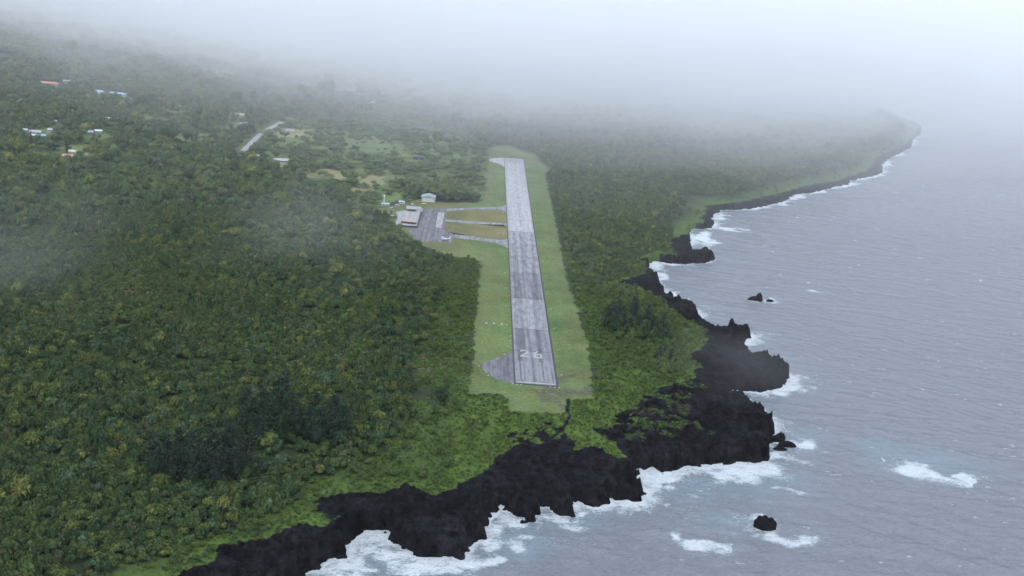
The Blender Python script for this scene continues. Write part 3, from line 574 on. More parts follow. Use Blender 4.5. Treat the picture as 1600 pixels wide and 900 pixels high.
HOUSES=[
 (452.5,207,13,7,3,WHT,(.6,.6,.58),.5,'white roofed house at the left end of the tan field beside the road','gable'),
 (440,252,20,8,3,(.42,.43,.45),(.35,.34,.34),.15,'long white roofed house with pale yard near the bend of the road','gable'),
 (396,245,16,8,3,(.36,.36,.40),(.4,.33,.28),.1,'grey roofed house hard by the lower end of the pale road','gable'),
 (384,196,22,10,3,(.25,.29,.40),(.3,.3,.33),0,'wide slate blue roof left of the top of the pale road','hip'),
 (654,248,17,11,3.5,(.035,.04,.085),(.05,.055,.09),0,'dark navy house with hipped roof in the clearing beyond the hangar','hip'),
 (577.5,165,22,9,4,(.5,.5,.52),(.38,.38,.38),0,'lone white roofed building almost lost in the fog','gable'),
 (371,182,22,7,3,(.48,.47,.38),(.4,.4,.36),0,'pale tan roofed house beside the small foggy lawn','gable'),
 (76,131,34,10,3.5,ORG,(.5,.4,.35),0,'long orange red roofed house high on the far left slope','hip'),
 (104,126,12,8,3,WHT,WHT,.2,'small white roofed house right of the long orange roof','gable'),
 (153,144,19,12,4,(.42,.52,.66),(.6,.65,.7),0,'left house of the pair with blue hipped roofs on the foggy lawn','hip'),
 (188,148.5,20,13,4,(.34,.44,.66),(.6,.65,.7),0,'right house of the pair with blue hipped roofs on the foggy lawn','hip'),
 (176,146,8,6,3,(.5,.55,.6),(.5,.55,.6),0,'small annex between the two blue roofed houses','gable'),
 (205.5,155,7,5,3,WHT,WHT,0,'tiny white shed in front of the blue roofed pair','gable'),
 (169,186,10,5,3,(.6,.62,.64),(.7,.7,.7),-.5,'bright white slanting roof alone above the band of lawn','gable'),
 (56,207,17,6,3,(.36,.40,.42),(.35,.37,.38),-.1,'grey green roofed house between the two tall dark trees and the bright lawn','gable'),
 (55,213,12,5,3,(.55,.57,.6),(.38,.38,.38),0,'bright white roofed house just below the grey green roof','gable'),
 (68,213,6,5,2.6,(.25,.45,.80),(.3,.4,.6),0,'small bright blue roofed shed beside the white roof','gable'),
 (39,204,8,6,3,(.45,.52,.55),(.45,.5,.5),0,'pale house half hidden behind the two dark column trees','gable'),
 (79,204.5,7,6,3,(.45,.45,.50),(.4,.4,.45),0,'small grey house at the right tip of the bright lawn','gable'),
 (154,206,10,7,3,(.62,.63,.68),(.33,.33,.33),.1,'white roofed house right behind the tallest pine','gable'),
 (143,208,8,6,3,(.48,.49,.56),(.33,.33,.33),.1,'grey lilac roofed house immediately left of the tallest pine','gable'),
 (107,246,14,8,3,(.62,.27,.19),(.5,.4,.35),0,'low red brown roofed house below the round tree','gable'),
 (113,239,9,5,3,(.60,.56,.52),(.5,.5,.48),0,'cream roofed outbuilding behind the red brown roof','gable'),
 (134,246,5,6,4,(.5,.3,.33),(.6,.5,.5),0,'narrow pinkish roofed house deep in the trees','gable'),
 (64,88,10,8,3,(.65,.68,.7),(.38,.38,.38),0,'faint white roof farthest up the foggy left slope','gable'),
 (131,88,26,10,3,(.6,.62,.62),(.33,.33,.33),0,'faint long pale roof at the upper edge of sight in the fog','gable'),
 (86,191,5,4,2.5,(.4,.4,.4),(.4,.4,.4),0,'tiny grey shed among trees above the bright lawn','gable'),
]
for (px,py,wd,dp,hh,rc,wc,rz,lab,rf) in [(*h[:5],tuple(c*.8 for c in h[5]),tuple(c*.7 for c in h[6]),*h[7:]) for h in HOUSES]: house(px,py,wd,dp,hh,rc,wc,rz,lab,'house' if wd>8 else 'shed','house' if wd>8 else 'shed',rf,rise=2.2 if wd>12 else 1.6)
# ------------------------------------------------------------------ vehicles, aircraft, lights
def loft(rings,caps=True):
    b=bmesh.new(); R_=[[b.verts.new(p) for p in r] for r in rings]; n=len(R_[0])
    for i in range(len(R_)-1):
        for k in range(n): b.faces.new((R_[i][k],R_[i][(k+1)%n],R_[i+1][(k+1)%n],R_[i+1][k]))
    if caps: b.faces.new(R_[0][::-1]); b.faces.new(R_[-1])
    bmesh.ops.recalc_face_normals(b,faces=b.faces); return b
def plane(px,py,rz):
    x,y=at(px,py,20.); o=empty('light_aircraft',(x,y,20.04),rz,'white high wing light aircraft parked at the near corner of the dark apron','airplane')
    WM=M('white_aircraft_paint',(.6,.61,.62),.35)
    ring=lambda yy,w_,h_,zc:[(w_*math.cos(a),yy,zc+h_*math.sin(a)) for a in [i*math.pi/5 for i in range(10)]]
    bobj('fuselage',loft([ring(-4.6,.12,.12,1.35),ring(-4.3,.5,.5,1.35),ring(-3.2,.68,.68,1.4),ring(-1.6,.72,.85,1.55),ring(.6,.68,.85,1.55),ring(2.2,.45,.5,1.6),ring(5.2,.18,.22,1.75),ring(5.6,.08,.1,1.8)]),WM,o)
    def wing(half,y0,y1,z,tip,dz=0,name='wing'):
        for s in (-1,1):
            f=lambda xx,a,b_,zz,t:[(xx,a,zz),(xx,(a+b_)/2,zz+t),(xx,b_,zz),(xx,(a+b_)/2,zz-t*.5)]
            bobj(name,loft([f(s*.05,y0,y1,z,.14),f(s*half,y0+.2,y0+.2+tip,z+dz,.07)]),WM,o)
    wing(6.9,-2.4,-.6,2.5,1.2,.2); wing(2.4,4.4,5.5,1.9,.8,0,'tailplane')
    b=prism([(4.0,1.9),(5.5,1.9),(6.0,3.9),(5.2,3.9)],-.06,.06)
    for v in b.verts: v.co=(v.co.z,v.co.x,v.co.y)
    bobj('tail_fin',b,WM,o)
    for a,c,z in ((-1.1,-.9,.35),(1.1,-.9,.35),(0,-3.7,.3)):
        b=bmesh.new(); bmesh.ops.create_cone(b,cap_ends=True,segments=12,radius1=.34,radius2=.34,depth=.2,matrix=mathutils.Matrix.Translation((a,c,z))@mathutils.Matrix.Rotation(rad(90),4,'Y')); bobj('wheel',b,GLASS,o)
        b=box(bmesh.new(),a-.06+(-.1 if a<0 else .1 if a>0 else 0)*0,a+.06,c-.06,c+.06,z+.2,1.4); bobj('wheel_strut',b,WM,o)
    for s in (-1,1):
        b=box(bmesh.new(),-.08,.08,-4.78,-4.72,0,1.0)
        for v in b.verts: v.co.z=1.35+s*v.co.z+ s*.1
        bobj('propeller_blade',b,GLASS,o)
    bobj('windscreen',loft([ring(-2.6,.55,.5,1.8),ring(-1.7,.74,.62,1.86)]),GLASS,o)
plane(695.5,375.3,rad(-68))
def car(px,py,rz,c,label,van=False,z=20.045):
    x,y=at(px,py,20.); o=empty('parked_car',(x,y,z),rz,label,'van' if van else 'car')
    m=M('car_paint_%d'%int(sum(c)*100),c,.35)
    h=1.9 if van else .85
    prof=[(-2.2,.35),(2.2,.35),(2.25,.8),(1.3,.95),(.7,h+.5 if not van else h+.1),(-1.6,h+.5 if not van else h+.1),(-2.15,.95)]
    b=prism(prof,-.85,.85)
    for v in b.verts: v.co=(v.co.x,v.co.z,v.co.y)
    bmesh.ops.recalc_face_normals(b,faces=b.faces); bobj('body',b,m,o)
    b=box(bmesh.new(),.72,1.22,-.7,.7,.97,1.25); bobj('windscreen',b,GLASS,o)
    for a in (-1.35,1.35):
        for s in (-.8,.8):
            b=bmesh.new(); bmesh.ops.create_cone(b,cap_ends=True,segments=10,radius1=.34,radius2=.34,depth=.22,matrix=mathutils.Matrix.Translation((a,s,.34))@mathutils.Matrix.Rotation(rad(90),4,'X')); bobj('wheel',b,GLASS,o)
car(645,320.6,.1,(.8,.81,.82),'white van parked on the grass behind the terminal roof',True)
car(616.5,357.8,.2,(.55,.55,.55),'light grey car on the grass below the corner of the dark fence')
for i,(a,b_) in enumerate(((660.5,319.6),(664.3,319.5))):
    x,y=at(a,b_,20.); o=empty('fuel_drum_stack',(x,y,20),0,'%s of the two low yellow tanks on the grass left of the hangar'%('left one','right one')[i],'tank')
    bm_=bmesh.new(); bmesh.ops.create_cone(bm_,cap_ends=True,segments=14,radius1=.75,radius2=.75,depth=2.4,matrix=mathutils.Matrix.Translation((0,0,1))@mathutils.Matrix.Rotation(rad(90),4,'Y')); bobj('tank',bm_,M('yellow_paint',(.62,.50,.12)),o)
    bobj('cradle',box(box(bmesh.new(),-.9,-.7,-.6,.6,0,.4),.7,.9,-.6,.6,0,.4),M('post',(.33,.33,.33)),o)
# runway edge lights and white marker cones
LM=M('lamp_white',(.33,.33,.33),.4); LB=M('lamp_base',(.45,.45,.45))
def base_light():
    o=empty('runway_light',(0,0,20),0,'small white runway edge light in the grass along the runway','light','runway edge lights along both sides')
    b=bmesh.new(); bmesh.ops.create_cone(b,cap_ends=True,segments=10,radius1=.5,radius2=.42,depth=.12,matrix=mathutils.Matrix.Translation((0,0,.06))); bobj('base',b,LB,o)
    b=bmesh.new(); bmesh.ops.create_cone(b,cap_ends=True,segments=10,radius1=.22,radius2=.12,depth=.5,matrix=mathutils.Matrix.Translation((0,0,.38))); bobj('lamp',b,LM,o)
    return o
L0=base_light()
def copy_thing(o,loc,rz=None,label=None,group=None,sc=None):
    c=o.copy(); COL.objects.link(c); c.location=loc
    if rz is not None: c.rotation_euler=(0,0,rz)
    if sc is not None: c.scale=(sc[0],sc[0],sc[1])
    if label: c['label']=label
    if group: c['group']=group
    for ch in o.children:
        d=ch.copy(); COL.objects.link(d); d.parent=c; d.matrix_parent_inverse=ch.matrix_parent_inverse
    return c
first=True
for s in (-1,1):
    for i in range(18):
        y=RY0+25+i*62; x=RX0-5.5 if s<0 else RX1+5.5
        if s<0 and (1290<y<1350 or 1400<y<1440 or y<930): continue
        if first: L0.location=(x,y,20); first=False
        else: copy_thing(L0,(x,y,20))
for k,(a,b_) in enumerate(((801,599.8),(807.5,600.8),(814.5,601),(860,604.6),(866.8,605.4),(873.5,606))):
    x,y=at(a,b_,20.); copy_thing(L0,(x,y,20),label='small white threshold light in the row across the near runway end',group='threshold lights across the near runway end')
for k,(a,b_) in enumerate(((788,553),(797,533),(748.5,572),(763,587),(797.5,525))):
    x,y=at(a,b_,20.); copy_thing(L0,(x,y,20),label='small white light on the grass around the curved edge of the near turn pad',group='lights round the near turn pad')
CM=M('white_board',(.38,.38,.38),.5)
for k,(a,b_,lb) in enumerate(((760,505.3,'left'),(771.5,506.2,'middle'),(784,507.2,'right'))):
    x,y=at(a,b_,20.); o=empty('marker_box',(x,y,20),0,'%s one of three white marker boxes on the grass left of the runway'%lb,'marker','three white marker boxes in a row')
    bobj('box',box(bmesh.new(),-.75,.75,-.5,.5,.12,1.0),CM,o); bobj('foot',box(bmesh.new(),-.9,.9,-.65,.65,0,.119),LB,o)
for a,b_,lab in ((836,265.6,'pale concrete marker ring half sunk in grass right of the far runway end'),(850,263,'small orange white marker at the forest edge beyond the far runway'),(855,270,'pale rubble mound where the grass juts into forest')):
    pass
print('things',time.time()-T0)
# ------------------------------------------------------------------ rocks in the sea
M_LAVA=simple('wet_black_lava',(.007,.007,.009),.85,.6,.5)
def sea_rock(px,py,wd,dp,h,seed,kind,label,group=None):
    x,y=at(px,py,0.)
    b=bmesh.new(); bmesh.ops.create_icosphere(b,subdivisions=4,radius=1)
    for v in b.verts:
        n=v.co.normalized(); a=math.atan2(n.y,n.x)
        c=.62+.65*float(fbm(n.x*1.6+seed,n.y*1.6+n.z*1.3,seed,4)); j=float(1-abs(fbm(n.x*4+seed,n.y*4+n.z*4,seed+3,3)*2-1))
        r=c*(.8+.3*j); z=n.z
        if kind=='block': z=math.copysign(abs(z)**.5,z); r=.75+.25*r*(1+.5*j)
        v.co=(n.x*r*wd*.55,n.y*r*dp*.6,z*(.85+.15*r)*h)
        if kind=='peak': v.co.z+=h*1.0*max(0,1-((n.x-.55)/.35)**2)*max(0,n.z)-.2*h; 
        if kind=='block': v.co.z+=h*(.22*math.cos(n.x*6)**2-.25)*max(0,n.z)**.3+h*.3*(float(vnoise(n.x*3.5+seed,n.y*3.5,seed))-.5)*(n.z>0)
        v.co.z=max(v.co.z,-2)
    o=bobj('sea_rock',b,M_LAVA); o.location=(x,y,0); return tag(o,label,'rock',group)
labs=['large black sea rock with a peak at its right end in the open bay','low black rock just right of the peaked sea rock','blocky black sea stack standing in white foam near the bottom right','black islet between the lava point and the outermost one','outermost black islet off the middle lava point','small black islet nearest the lava point','tiny black rock in surf close under the lava point']
for i,(a,b_,wd,dp,h,sd_,kd) in enumerate(SEA_ROCKS[:6]): sea_rock(a,b_,wd,dp,h,sd_+i*3,kd,labs[i])
for a,b_,wd,h,lab in ((1219,683,6,6,'upright black rock chunk at the root of the islet chain'),(857,668,3,1,'small dark rock in the green scrub')): 
    if b_==683: sea_rock(a,b_+4,wd,4,h,44,'block',lab)
# ------------------------------------------------------------------ vegetation
def leaf_mat(name,rough=.65):
    m,n,l,p=mat(name)
    a=n.new('ShaderNodeAttribute'); a.attribute_type='INSTANCER'; a.attribute_name='tint'
    tc=n.new('ShaderNodeTexCoord'); q=n.new('ShaderNodeTexNoise'); q.inputs['Scale'].default_value=.9; q.inputs['Detail'].default_value=3; l.new(tc.outputs['Object'],q.inputs['Vector'])
    r=n.new('ShaderNodeMapRange'); r.inputs[1].default_value=.35; r.inputs[2].default_value=.65; r.inputs[3].default_value=.55; r.inputs[4].default_value=1.6; l.new(q.outputs[0],r.inputs[0])
    v=n.new('ShaderNodeVectorMath'); v.operation='SCALE'; l.new(a.outputs['Vector'],v.inputs[0]); l.new(r.outputs[0],v.inputs['Scale'])
    l.new(v.outputs[0],p.inputs['Base Color']); p.inputs['Roughness'].default_value=rough; p.inputs['Specular IOR Level'].default_value=.12
    return m
M_LEAF=leaf_mat('leaves'); M_BARK=simple('bark',(.11,.10,.085),.9,.3,2)
rng=random.Random(7)
def blob(V,F,cx,cy,cz,rx,rz_,seed,sub=2):
    b=bmesh.new(); bmesh.ops.create_icosphere(b,subdivisions=sub,radius=1); b.verts.ensure_lookup_table(); o=len(V)
    for v in b.verts:
        n=v.co; k=.75+.5*float(vnoise(n.x*2+seed,n.y*2+n.z*1.7,seed)); V.append((cx+n.x*rx*k,cy+n.y*rx*k,cz+n.z*rz_*k))
    for f in b.faces: F.append(tuple(o+v.index for v in f.verts))
    b.free()
def rosette(V,F,p,d,L,wd,n,r):
    """a tuft of long narrow leaves round a point, d the outward direction"""
    d=np.array(d)/np.linalg.norm(d); t=np.cross(d,[.3,.2,.9]); t/=np.linalg.norm(t)+1e-9; s=np.cross(d,t)
    for k in range(n):
        a=2*math.pi*k/n+r.random(); h=t*math.cos(a)+s*math.sin(a)
        u=h*.9+d*(.25+.6*r.random()); u/=np.linalg.norm(u); sd=np.cross(u,d); sd/=np.linalg.norm(sd)+1e-9
        tip=p+u*L*(.7+.5*r.random()); tip[2]-=.25*L*r.random(); mid=p+u*L*.5; o=len(V)
        V.extend([tuple(p),tuple(mid+sd*wd),tuple(tip),tuple(mid-sd*wd)]); F.append((o,o+1,o+2,o+3))
def pandanus(seed,R=3.2,H=3.0,n=34,core=True,zb=1.2,L=1.5):
    r=random.Random(seed); V=[];F=[]
    lobes=[(r.uniform(-.45,.45)*R,r.uniform(-.45,.45)*R,r.uniform(.55,.8)*R,r.uniform(.75,1.05)) for _ in range(3)]
    for i,(x,y,q,h) in enumerate(lobes):
        if core: blob(V,F,x,y,zb+H*.38*h,q*.72,H*.42*h,seed+i,1)
        for k in range(n//3):
            z=r.uniform(-.15,1); a=r.uniform(0,2*math.pi); c=math.sqrt(max(0,1-z*z))
            d=np.array([c*math.cos(a),c*math.sin(a),z]); p=np.array([x,y,zb+H*.4*h])+d*np.array([q*.85,q*.85,H*.5*h])*r.uniform(.85,1.15)
            rosette(V,F,p,d+np.array([0,0,.5]),L*r.uniform(.7,1.2),.2,7,r)
    return V,F
def broadleaf(seed,R=4.2,H=6.0,n=420,zb=2.0):
    r=random.Random(seed); V=[];F=[]
    lobes=[(r.uniform(-.5,.5)*R,r.uniform(-.5,.5)*R,zb+r.uniform(.35,.7)*H,r.uniform(.4,.62)*R,r.uniform(.26,.4)*H) for _ in range(6)]
    for i,(x,y,z,q,h) in enumerate(lobes):
        blob(V,F,x,y,z,q*.78,h*.78,seed+i,1)
        for k in range(n//6):
            zz=r.uniform(-.35,1); a=r.uniform(0,6.283); c=math.sqrt(max(0,1-zz*zz)); d=np.array([c*math.cos(a),c*math.sin(a),zz])
            p=np.array([x,y,z])+d*np.array([q,q,h])*r.uniform(.85,1.2); s=r.uniform(.25,.55); t=np.array([r.gauss(0,1) for _ in range(3)]); t-=d*(t@d)*.6; t/=np.linalg.norm(t); u=np.cross(t,d); u/=np.linalg.norm(u)+1e-9; o=len(V)
            V.extend([tuple(p-t*s),tuple(p+u*s*.5),tuple(p+t*s),tuple(p-u*s*.5)]); F.append((o,o+1,o+2,o+3))
    return V,F
def ironwood(seed,H=17,R=4.6,n=64):
    r=random.Random(seed); V=[];F=[]
    for k in range(n):
        t=k/n; z=H*(.10+.88*t); reach=R*(1-t)**.6*(.55+.6*r.random())+.5; a=r.uniform(0,6.283); dx,dy=math.cos(a),math.sin(a)
        p0=np.array([0,0,z-1.2]); p1=np.array([dx*reach,dy*reach,z+reach*.35*r.uniform(.4,1.3)])
        o=len(V); V.extend([tuple(p0),tuple(p0+[0,0,.25]),tuple(p1)]); F.append((o,o+1,o+2))
        for j in range(11):
            s=r.uniform(.25,1.05); p=p0+(p1-p0)*s+np.array([r.gauss(0,.45),r.gauss(0,.45),r.gauss(0,.35)])
            L=r.uniform(.9,2.0); q=p+np.array([dx*.5+r.gauss(0,.5),dy*.5+r.gauss(0,.5),r.uniform(.1,1.0)])*L*.8; wv=np.array([r.gauss(0,1),r.gauss(0,1),r.gauss(0,.5)]); wv*=.26/np.linalg.norm(wv); m_=(p+q)/2; o=len(V)
            V.extend([tuple(p),tuple(m_+wv),tuple(q),tuple(m_-wv)]); F.append((o,o+1,o+2,o+3))
    blob(V,F,0,0,H*.38,R*.42,H*.27,seed,2); blob(V,F,r.uniform(-1,1),r.uniform(-1,1),H*.62,R*.26,H*.22,seed+1,1)
    return V,F
def trunk_mesh(h,r0,branches,seed,spread=1.5):
    r=random.Random(seed); b=bmesh.new()
    def limb(p,q,ra,rb):
        d=mathutils.Vector(q)-mathutils.Vector(p); R_=d.to_track_quat('Z','Y').to_matrix().to_4x4()
        bmesh.ops.create_cone(b,cap_ends=False,segments=6,radius1=ra,radius2=rb,depth=d.length,matrix=mathutils.Matrix.Translation((mathutils.Vector(p)+mathutils.Vector(q))/2)@R_)
    top=(r.uniform(-.2,.2),r.uniform(-.2,.2),h*.55); limb((0,0,-1.2),top,r0,r0*.65)
    for i in range(branches):
        a=6.283*i/branches+r.random(); limb(top,(math.cos(a)*spread,math.sin(a)*spread,h*(.85+.2*r.random())),r0*.5,r0*.25)
    return b
PROTO=bpy.data.collections.new('tree_kinds')
pm=[]
def proto(name,VF):
    o=newmesh(name,VF[0],VF[1],M_LEAF,link=False); PROTO.objects.link(o); pm.append(o.data); return o.data
for i in range(6): proto('kind_a%d'%i,pandanus(11+i,3.1+.12*i,3.0+.25*(i%3),30))
for i in range(3): proto('kind_b%d'%i,broadleaf(31+i))
for i in range(3): proto('kind_c%d'%i,pandanus(51+i,2.0,1.3,18,True,.0,.9))   # low scrub
def in_any(L,x,y):
    m=np.zeros(x.shape,bool)
    for P in L: m|=inside(P,x,y)
    return m
def inframe(x,y,z,mg=110):
    a,b_=proj(x,y,z); return (a>-mg)&(a<1600+mg)&(b_<900+mg)&(b_>-40)
nr=np.random.RandomState(5)
def grid(x0,x1,y0,y1,s,jit=.48):
    gx,gy=np.meshgrid(np.arange(x0,x1,s),np.arange(y0,y1,s)); gx=gx+((np.arange(gx.shape[0])%2)*s*.5)[:,None]
    gx=gx+nr.uniform(-jit,jit,gx.shape)*s; gy=gy+nr.uniform(-jit,jit,gy.shape)*s; return gx.ravel(),gy.ravel()
TX=[];TY=[];TS=[]
for (y0,y1,s) in ((430,1500,4.3),(1500,2400,5.2),(2400,3400,6.8),(3400,4900,9.5)):
    gx,gy=grid(-.62*y1,.40*y1+150,y0,y1,s); k=inframe(gx,gy,20.); TX.append(gx[k]);TY.append(gy[k]);TS.append(np.full(k.sum(),s/4.3))
X=np.concatenate(TX);Y=np.concatenate(TY);SC=np.concatenate(TS)
r=classify(X,Y); big=np.zeros(X.shape)
dens=np.ones(X.shape)
n1=fbm(X/26,Y/26,101,3); n2=fbm(X/110,Y/110,103,3)
wx,wy=wob2(X,Y)
dens-=.75*smooth(.62,.74,n1)
br=in_any(BRIGHT,wx,wy); bu=in_any(BRUSHY,wx,wy)
dens=np.where(bu,np.where(n1>.46,.85,.22),dens)
dens=np.where(br,np.where(fbm(X/15,Y/15,105,3)>.60,.6,.03),dens); dens=np.where(in_any(BRIGHT[1:3],wx,wy),np.where(fbm(X/15,Y/15,105,3)>.5,.7,.12),dens)
dens=np.where((Y>1120)&(X<40)&br&(Y<1700),.5,dens)
dens=np.where(in_any([P_LEFTBR:=poly([(640,560),(700,560),(740,600),(736,620),(700,650),(640,650)],20.)],X,Y),.10,dens)
# openings in the canopy of the cultivated land beyond the airfield
cult=inside(CULT[0],X,Y); cult2=inside(CULT[1],X,Y)
dens=np.where(cult,np.where(n1>.57,.85,.08),dens); dens=np.where(cult2,np.where(n1>.47,.95,.15),dens)
fd=np.where(fbm(X/19,Y/19,151,3)>.60,.6,.03)
for k_ in (0,15,30,45): dens=np.where(in_any(FIELD_G+FIELD_T,wx,wy+k_),fd,dens); dens=np.where(in_any(DIRT,wx,wy),.12,dens)
dens[(r['dV']<1.0)|(r['dW']<6)]=0; dens[(Y>1280)&(X>250)&(r['dV']<20+25*fbm(X/60,Y/60,161,2))]*=.06
dens[r['dS']>-4.5]=0; dens[(r['dS']>-12)&(nr.rand(len(X))<.3)]=0
dr=dist(np.array(ROAD_PTS),X,Y,False); dens[(dr<12)|(dist(np.array(ROAD_PTS)-[0,14],X,Y,False)<9)]=0; dens[dist(np.array(ACCESS),X,Y,False)<7]=0
dens[dist(np.array(PATH_PTS),X,Y,False)<5]=0
for (c,rr_) in AVOID: dens[(X-c[0])**2+(Y-c[1])**2<rr_**2]=0
k=nr.rand(len(X))<dens; X,Y,SC,n1,n2=X[k],Y[k],SC[k],n1[k],n2[k]; dV=r['dV'][k]; brk=br[k]; buk=bu[k]; cu=cult[k]
N=len(X)
Z=terrain(X,Y)
leftback=(X<60)&(Y+700*(fbm(X/160,Y/160,131,3)-.5)>1350)
isb=(nr.rand(N)<np.where(leftback,.45,.10))&(Y+700*(fbm(X/160,Y/160,131,3)-.5)>1100)
scl=SC*(.55+.62*nr.rand(N)**1.2)*np.where(isb,np.where(leftback,nr.uniform(.9,1.7,N),.8),1)
dSk=r['dS'][k]; scl=scl*np.where((nr.rand(N)<.05)&(dSk<-30),nr.uniform(1.25,1.7,N),1)*(.7+.3*smooth(-4,-16,dSk))
scl=scl*np.where(buk,.85,1)*np.where(brk,.7,1)*(.55+.45*smooth(0,25,dV))
ht=scl*nr.uniform(.9,1.9,N)*(.8+.5*n2)/SC**.75*np.where(leftback&isb,.75,1)*np.where(cu,.7,1)
kid=np.where(isb,6+nr.randint(0,3,N),nr.randint(0,6,N))
pal=np.array([(.028,.056,.026),(.042,.072,.028),(.068,.094,.028),(.100,.118,.040),(.058,.062,.034),(.046,.080,.052),(.020,.042,.023)])
pw=np.array([.25,.33,.18,.03,.02,.09,.10])
pal=pal*[1.14,1.08,.93]; ch=nr.choice(7,N,p=pw); tint=pal[ch]*nr.uniform(.85,1.18,(N,1))
tint=tint*np.where((X>70)[:,None],np.array([[1.22,1.17,1.05]]),np.array([[1.05,1.03,1.0]]))
fm=smooth(.4,.65,fbm(X/75,Y/75,111,3))[:,None]
tint=tint*(1-.35*fm)+np.array([.066,.092,.028])*.35*fm
tint=np.where((buk|brk|cu)[:,None],tint*.5+np.array([.068,.108,.028])*.5,tint)
# the 300 that show largest become things of their own
a_,b_=proj(X,Y,Z+3); D=np.sqrt(X**2+Y**2+(CAMZ-Z)**2)
vis=(a_>2)&(a_<1598)&(b_<893)&(kid<6)
size=np.where(vis,scl/D,0); top=np.argsort(-size)[:300]
rest=np.ones(N,bool); rest[top]=False
TM=[]
for i in range(3):
    b=trunk_mesh(3.4,.28,5,i); me=bpy.data.meshes.new('trunk'); b.to_mesh(me); b.free(); me.materials.append(M_BARK); TM.append(me)
def lab_for(i):
    t=tint[i]; px,py=a_[i],b_[i]
    tone_=('pale yellowish' if t[0]>.096 else 'brownish' if t[0]>t[1]*.90 else 'grey green' if t[2]>.042 else 'yellow green' if t[0]>.065 else 'dark green' if t[1]<.060 else 'mid green')
    q=scl[i]/np.median(scl[top]); sz='large' if q>1.08 else 'small' if q<.94 else 'medium sized'
    reg=('in the bottom left corner' if px<150 and py>800 else 'by the left border above the corner' if px<150 else 'at the bottom border left of the lava cliff' if py>840 else
         'left of the wide ironwood grove' if px<240 else 'just below the wide ironwood grove' if px<400 else 'right of the wide ironwood grove')
    return '%s %s pandanus tree %s'%(sz,tone_,reg)
for q,i in enumerate(top):
    lb=lab_for(i)
    o=empty('pandanus_tree',(X[i],Y[i],Z[i]-.1),nr.uniform(0,6.28),lb,'tree',lb.replace('tree','trees'))
    o.scale=(scl[i],scl[i],ht[i])
    me=pm[int(kid[i])]
    c=bpy.data.objects.new('crown',me); COL.objects.link(c); c.parent=o; c['tint']=[float(v) for v in tint[i]]
    t_=bpy.data.objects.new('trunk',TM[q%3]); COL.objects.link(t_); t_.parent=o
def scatter(name,x,y,z,s,h,kid,tint,label,cat,seed=1):
    n=len(x); me=bpy.data.meshes.new(name); me.vertices.add(n); me.vertices.foreach_set('co',np.stack([x,y,z],-1).astype(np.float32).ravel())
    rs=np.random.RandomState(seed)
    attr(me,'scl',np.stack([s,s*rs.uniform(.85,1.15,n),h],-1),'FLOAT_VECTOR'); attr(me,'rot',np.stack([rs.normal(0,.06,n),rs.normal(0,.06,n),rs.uniform(0,6.283,n)],-1),'FLOAT_VECTOR')
    attr(me,'tint',tint,'FLOAT_VECTOR')
    a=me.attributes.new('kid','INT','POINT'); a.data.foreach_set('value',kid.astype(np.int32))
    me.materials.append(M_LEAF)
    o=bpy.data.objects.new(name,me); COL.objects.link(o)
    g=bpy.data.node_groups.new(name,'GeometryNodeTree'); g.interface.new_socket('Geometry',in_out='INPUT',socket_type='NodeSocketGeometry'); g.interface.new_socket('Geometry',in_out='OUTPUT',socket_type='NodeSocketGeometry')
    n_=g.nodes; l=g.links; gi=n_.new('NodeGroupInput'); go=n_.new('NodeGroupOutput'); ip=n_.new('GeometryNodeInstanceOnPoints'); ci=n_.new('GeometryNodeCollectionInfo')
    ci.inputs[0].default_value=PROTO; ci.inputs['Separate Children'].default_value=True; ci.inputs['Reset Children'].default_value=True
    def at_(nm,t):
        q=n_.new('GeometryNodeInputNamedAttribute'); q.data_type=t; q.inputs[0].default_value=nm; return q.outputs[0]
    l.new(gi.outputs[0],ip.inputs['Points']); l.new(ci.outputs[0],ip.inputs['Instance']); ip.inputs['Pick Instance'].default_value=True
    l.new(at_('kid','INT'),ip.inputs['Instance Index']); 
    er=n_.new('FunctionNodeEulerToRotation'); l.new(at_('rot','FLOAT_VECTOR'),er.inputs[0]); l.new(er.outputs[0],ip.inputs['Rotation'])
    l.new(at_('scl','FLOAT_VECTOR'),ip.inputs['Scale']); l.new(ip.outputs[0],go.inputs[0])
    md=o.modifiers.new('scatter','NODES'); md.node_group=g
    print(name,n); return tag(o,label,cat,kind='stuff')
scatter('forest',X[rest],Y[rest],Z[rest]-.1,scl[rest],ht[rest],kid[rest],tint[rest],'dense dark green tropical forest canopy covering the land around the airfield','forest',3)
# low scrub: bright coastal ground cover and undergrowth between trees
gx=[];gy=[]
a1,b1=grid(-520,560,560,1350,2.1); k=inframe(a1,b1,20.); a1,b1=a1[k],b1[k]
r=classify(a1,b1); wx,wy=wob2(a1,b1)
br=in_any(BRIGHT,wx,wy); bu=in_any(BRUSHY,wx,wy); fr=(r['dV']>0)&(r['dV']<18)
gp=(in_any(PATCH_GREEN,wx,wy)&(fbm(a1/6,b1/6,71,3)>.44))|(inside(LAVA_SCRUB,a1,b1)&(fbm(a1/11,b1/4.5,77,4)>.615))
d=np.where(br,.80,np.where(bu|fr,.55,.0)); d=np.where(gp,.8,d)
d[(r['dS']>-1)|((r['dV']<-.5)&~gp)|(r['dW']<5)]=0
d[dist(np.array(PATH_PTS),a1,b1,False)<1.8]=0
for P in PATCH_ROCK: d[inside(P,wx,wy)&(fbm(a1/5,b1/5,69,3)>.42)]=0
d[fbm(a1/9,b1/9,121,3)>.63]*=.25
k=nr.rand(len(a1))<d; a1,b1=a1[k],b1[k]; n=len(a1)
st=np.array([.058,.100,.015])*nr.uniform(.7,1.3,(n,1))*(1,1,1)
st=np.where(nr.rand(n,1)<.12,np.array([.065,.055,.02]),st); st=np.where((nr.rand(n,1)<.2),np.array([.03,.055,.02]),st)
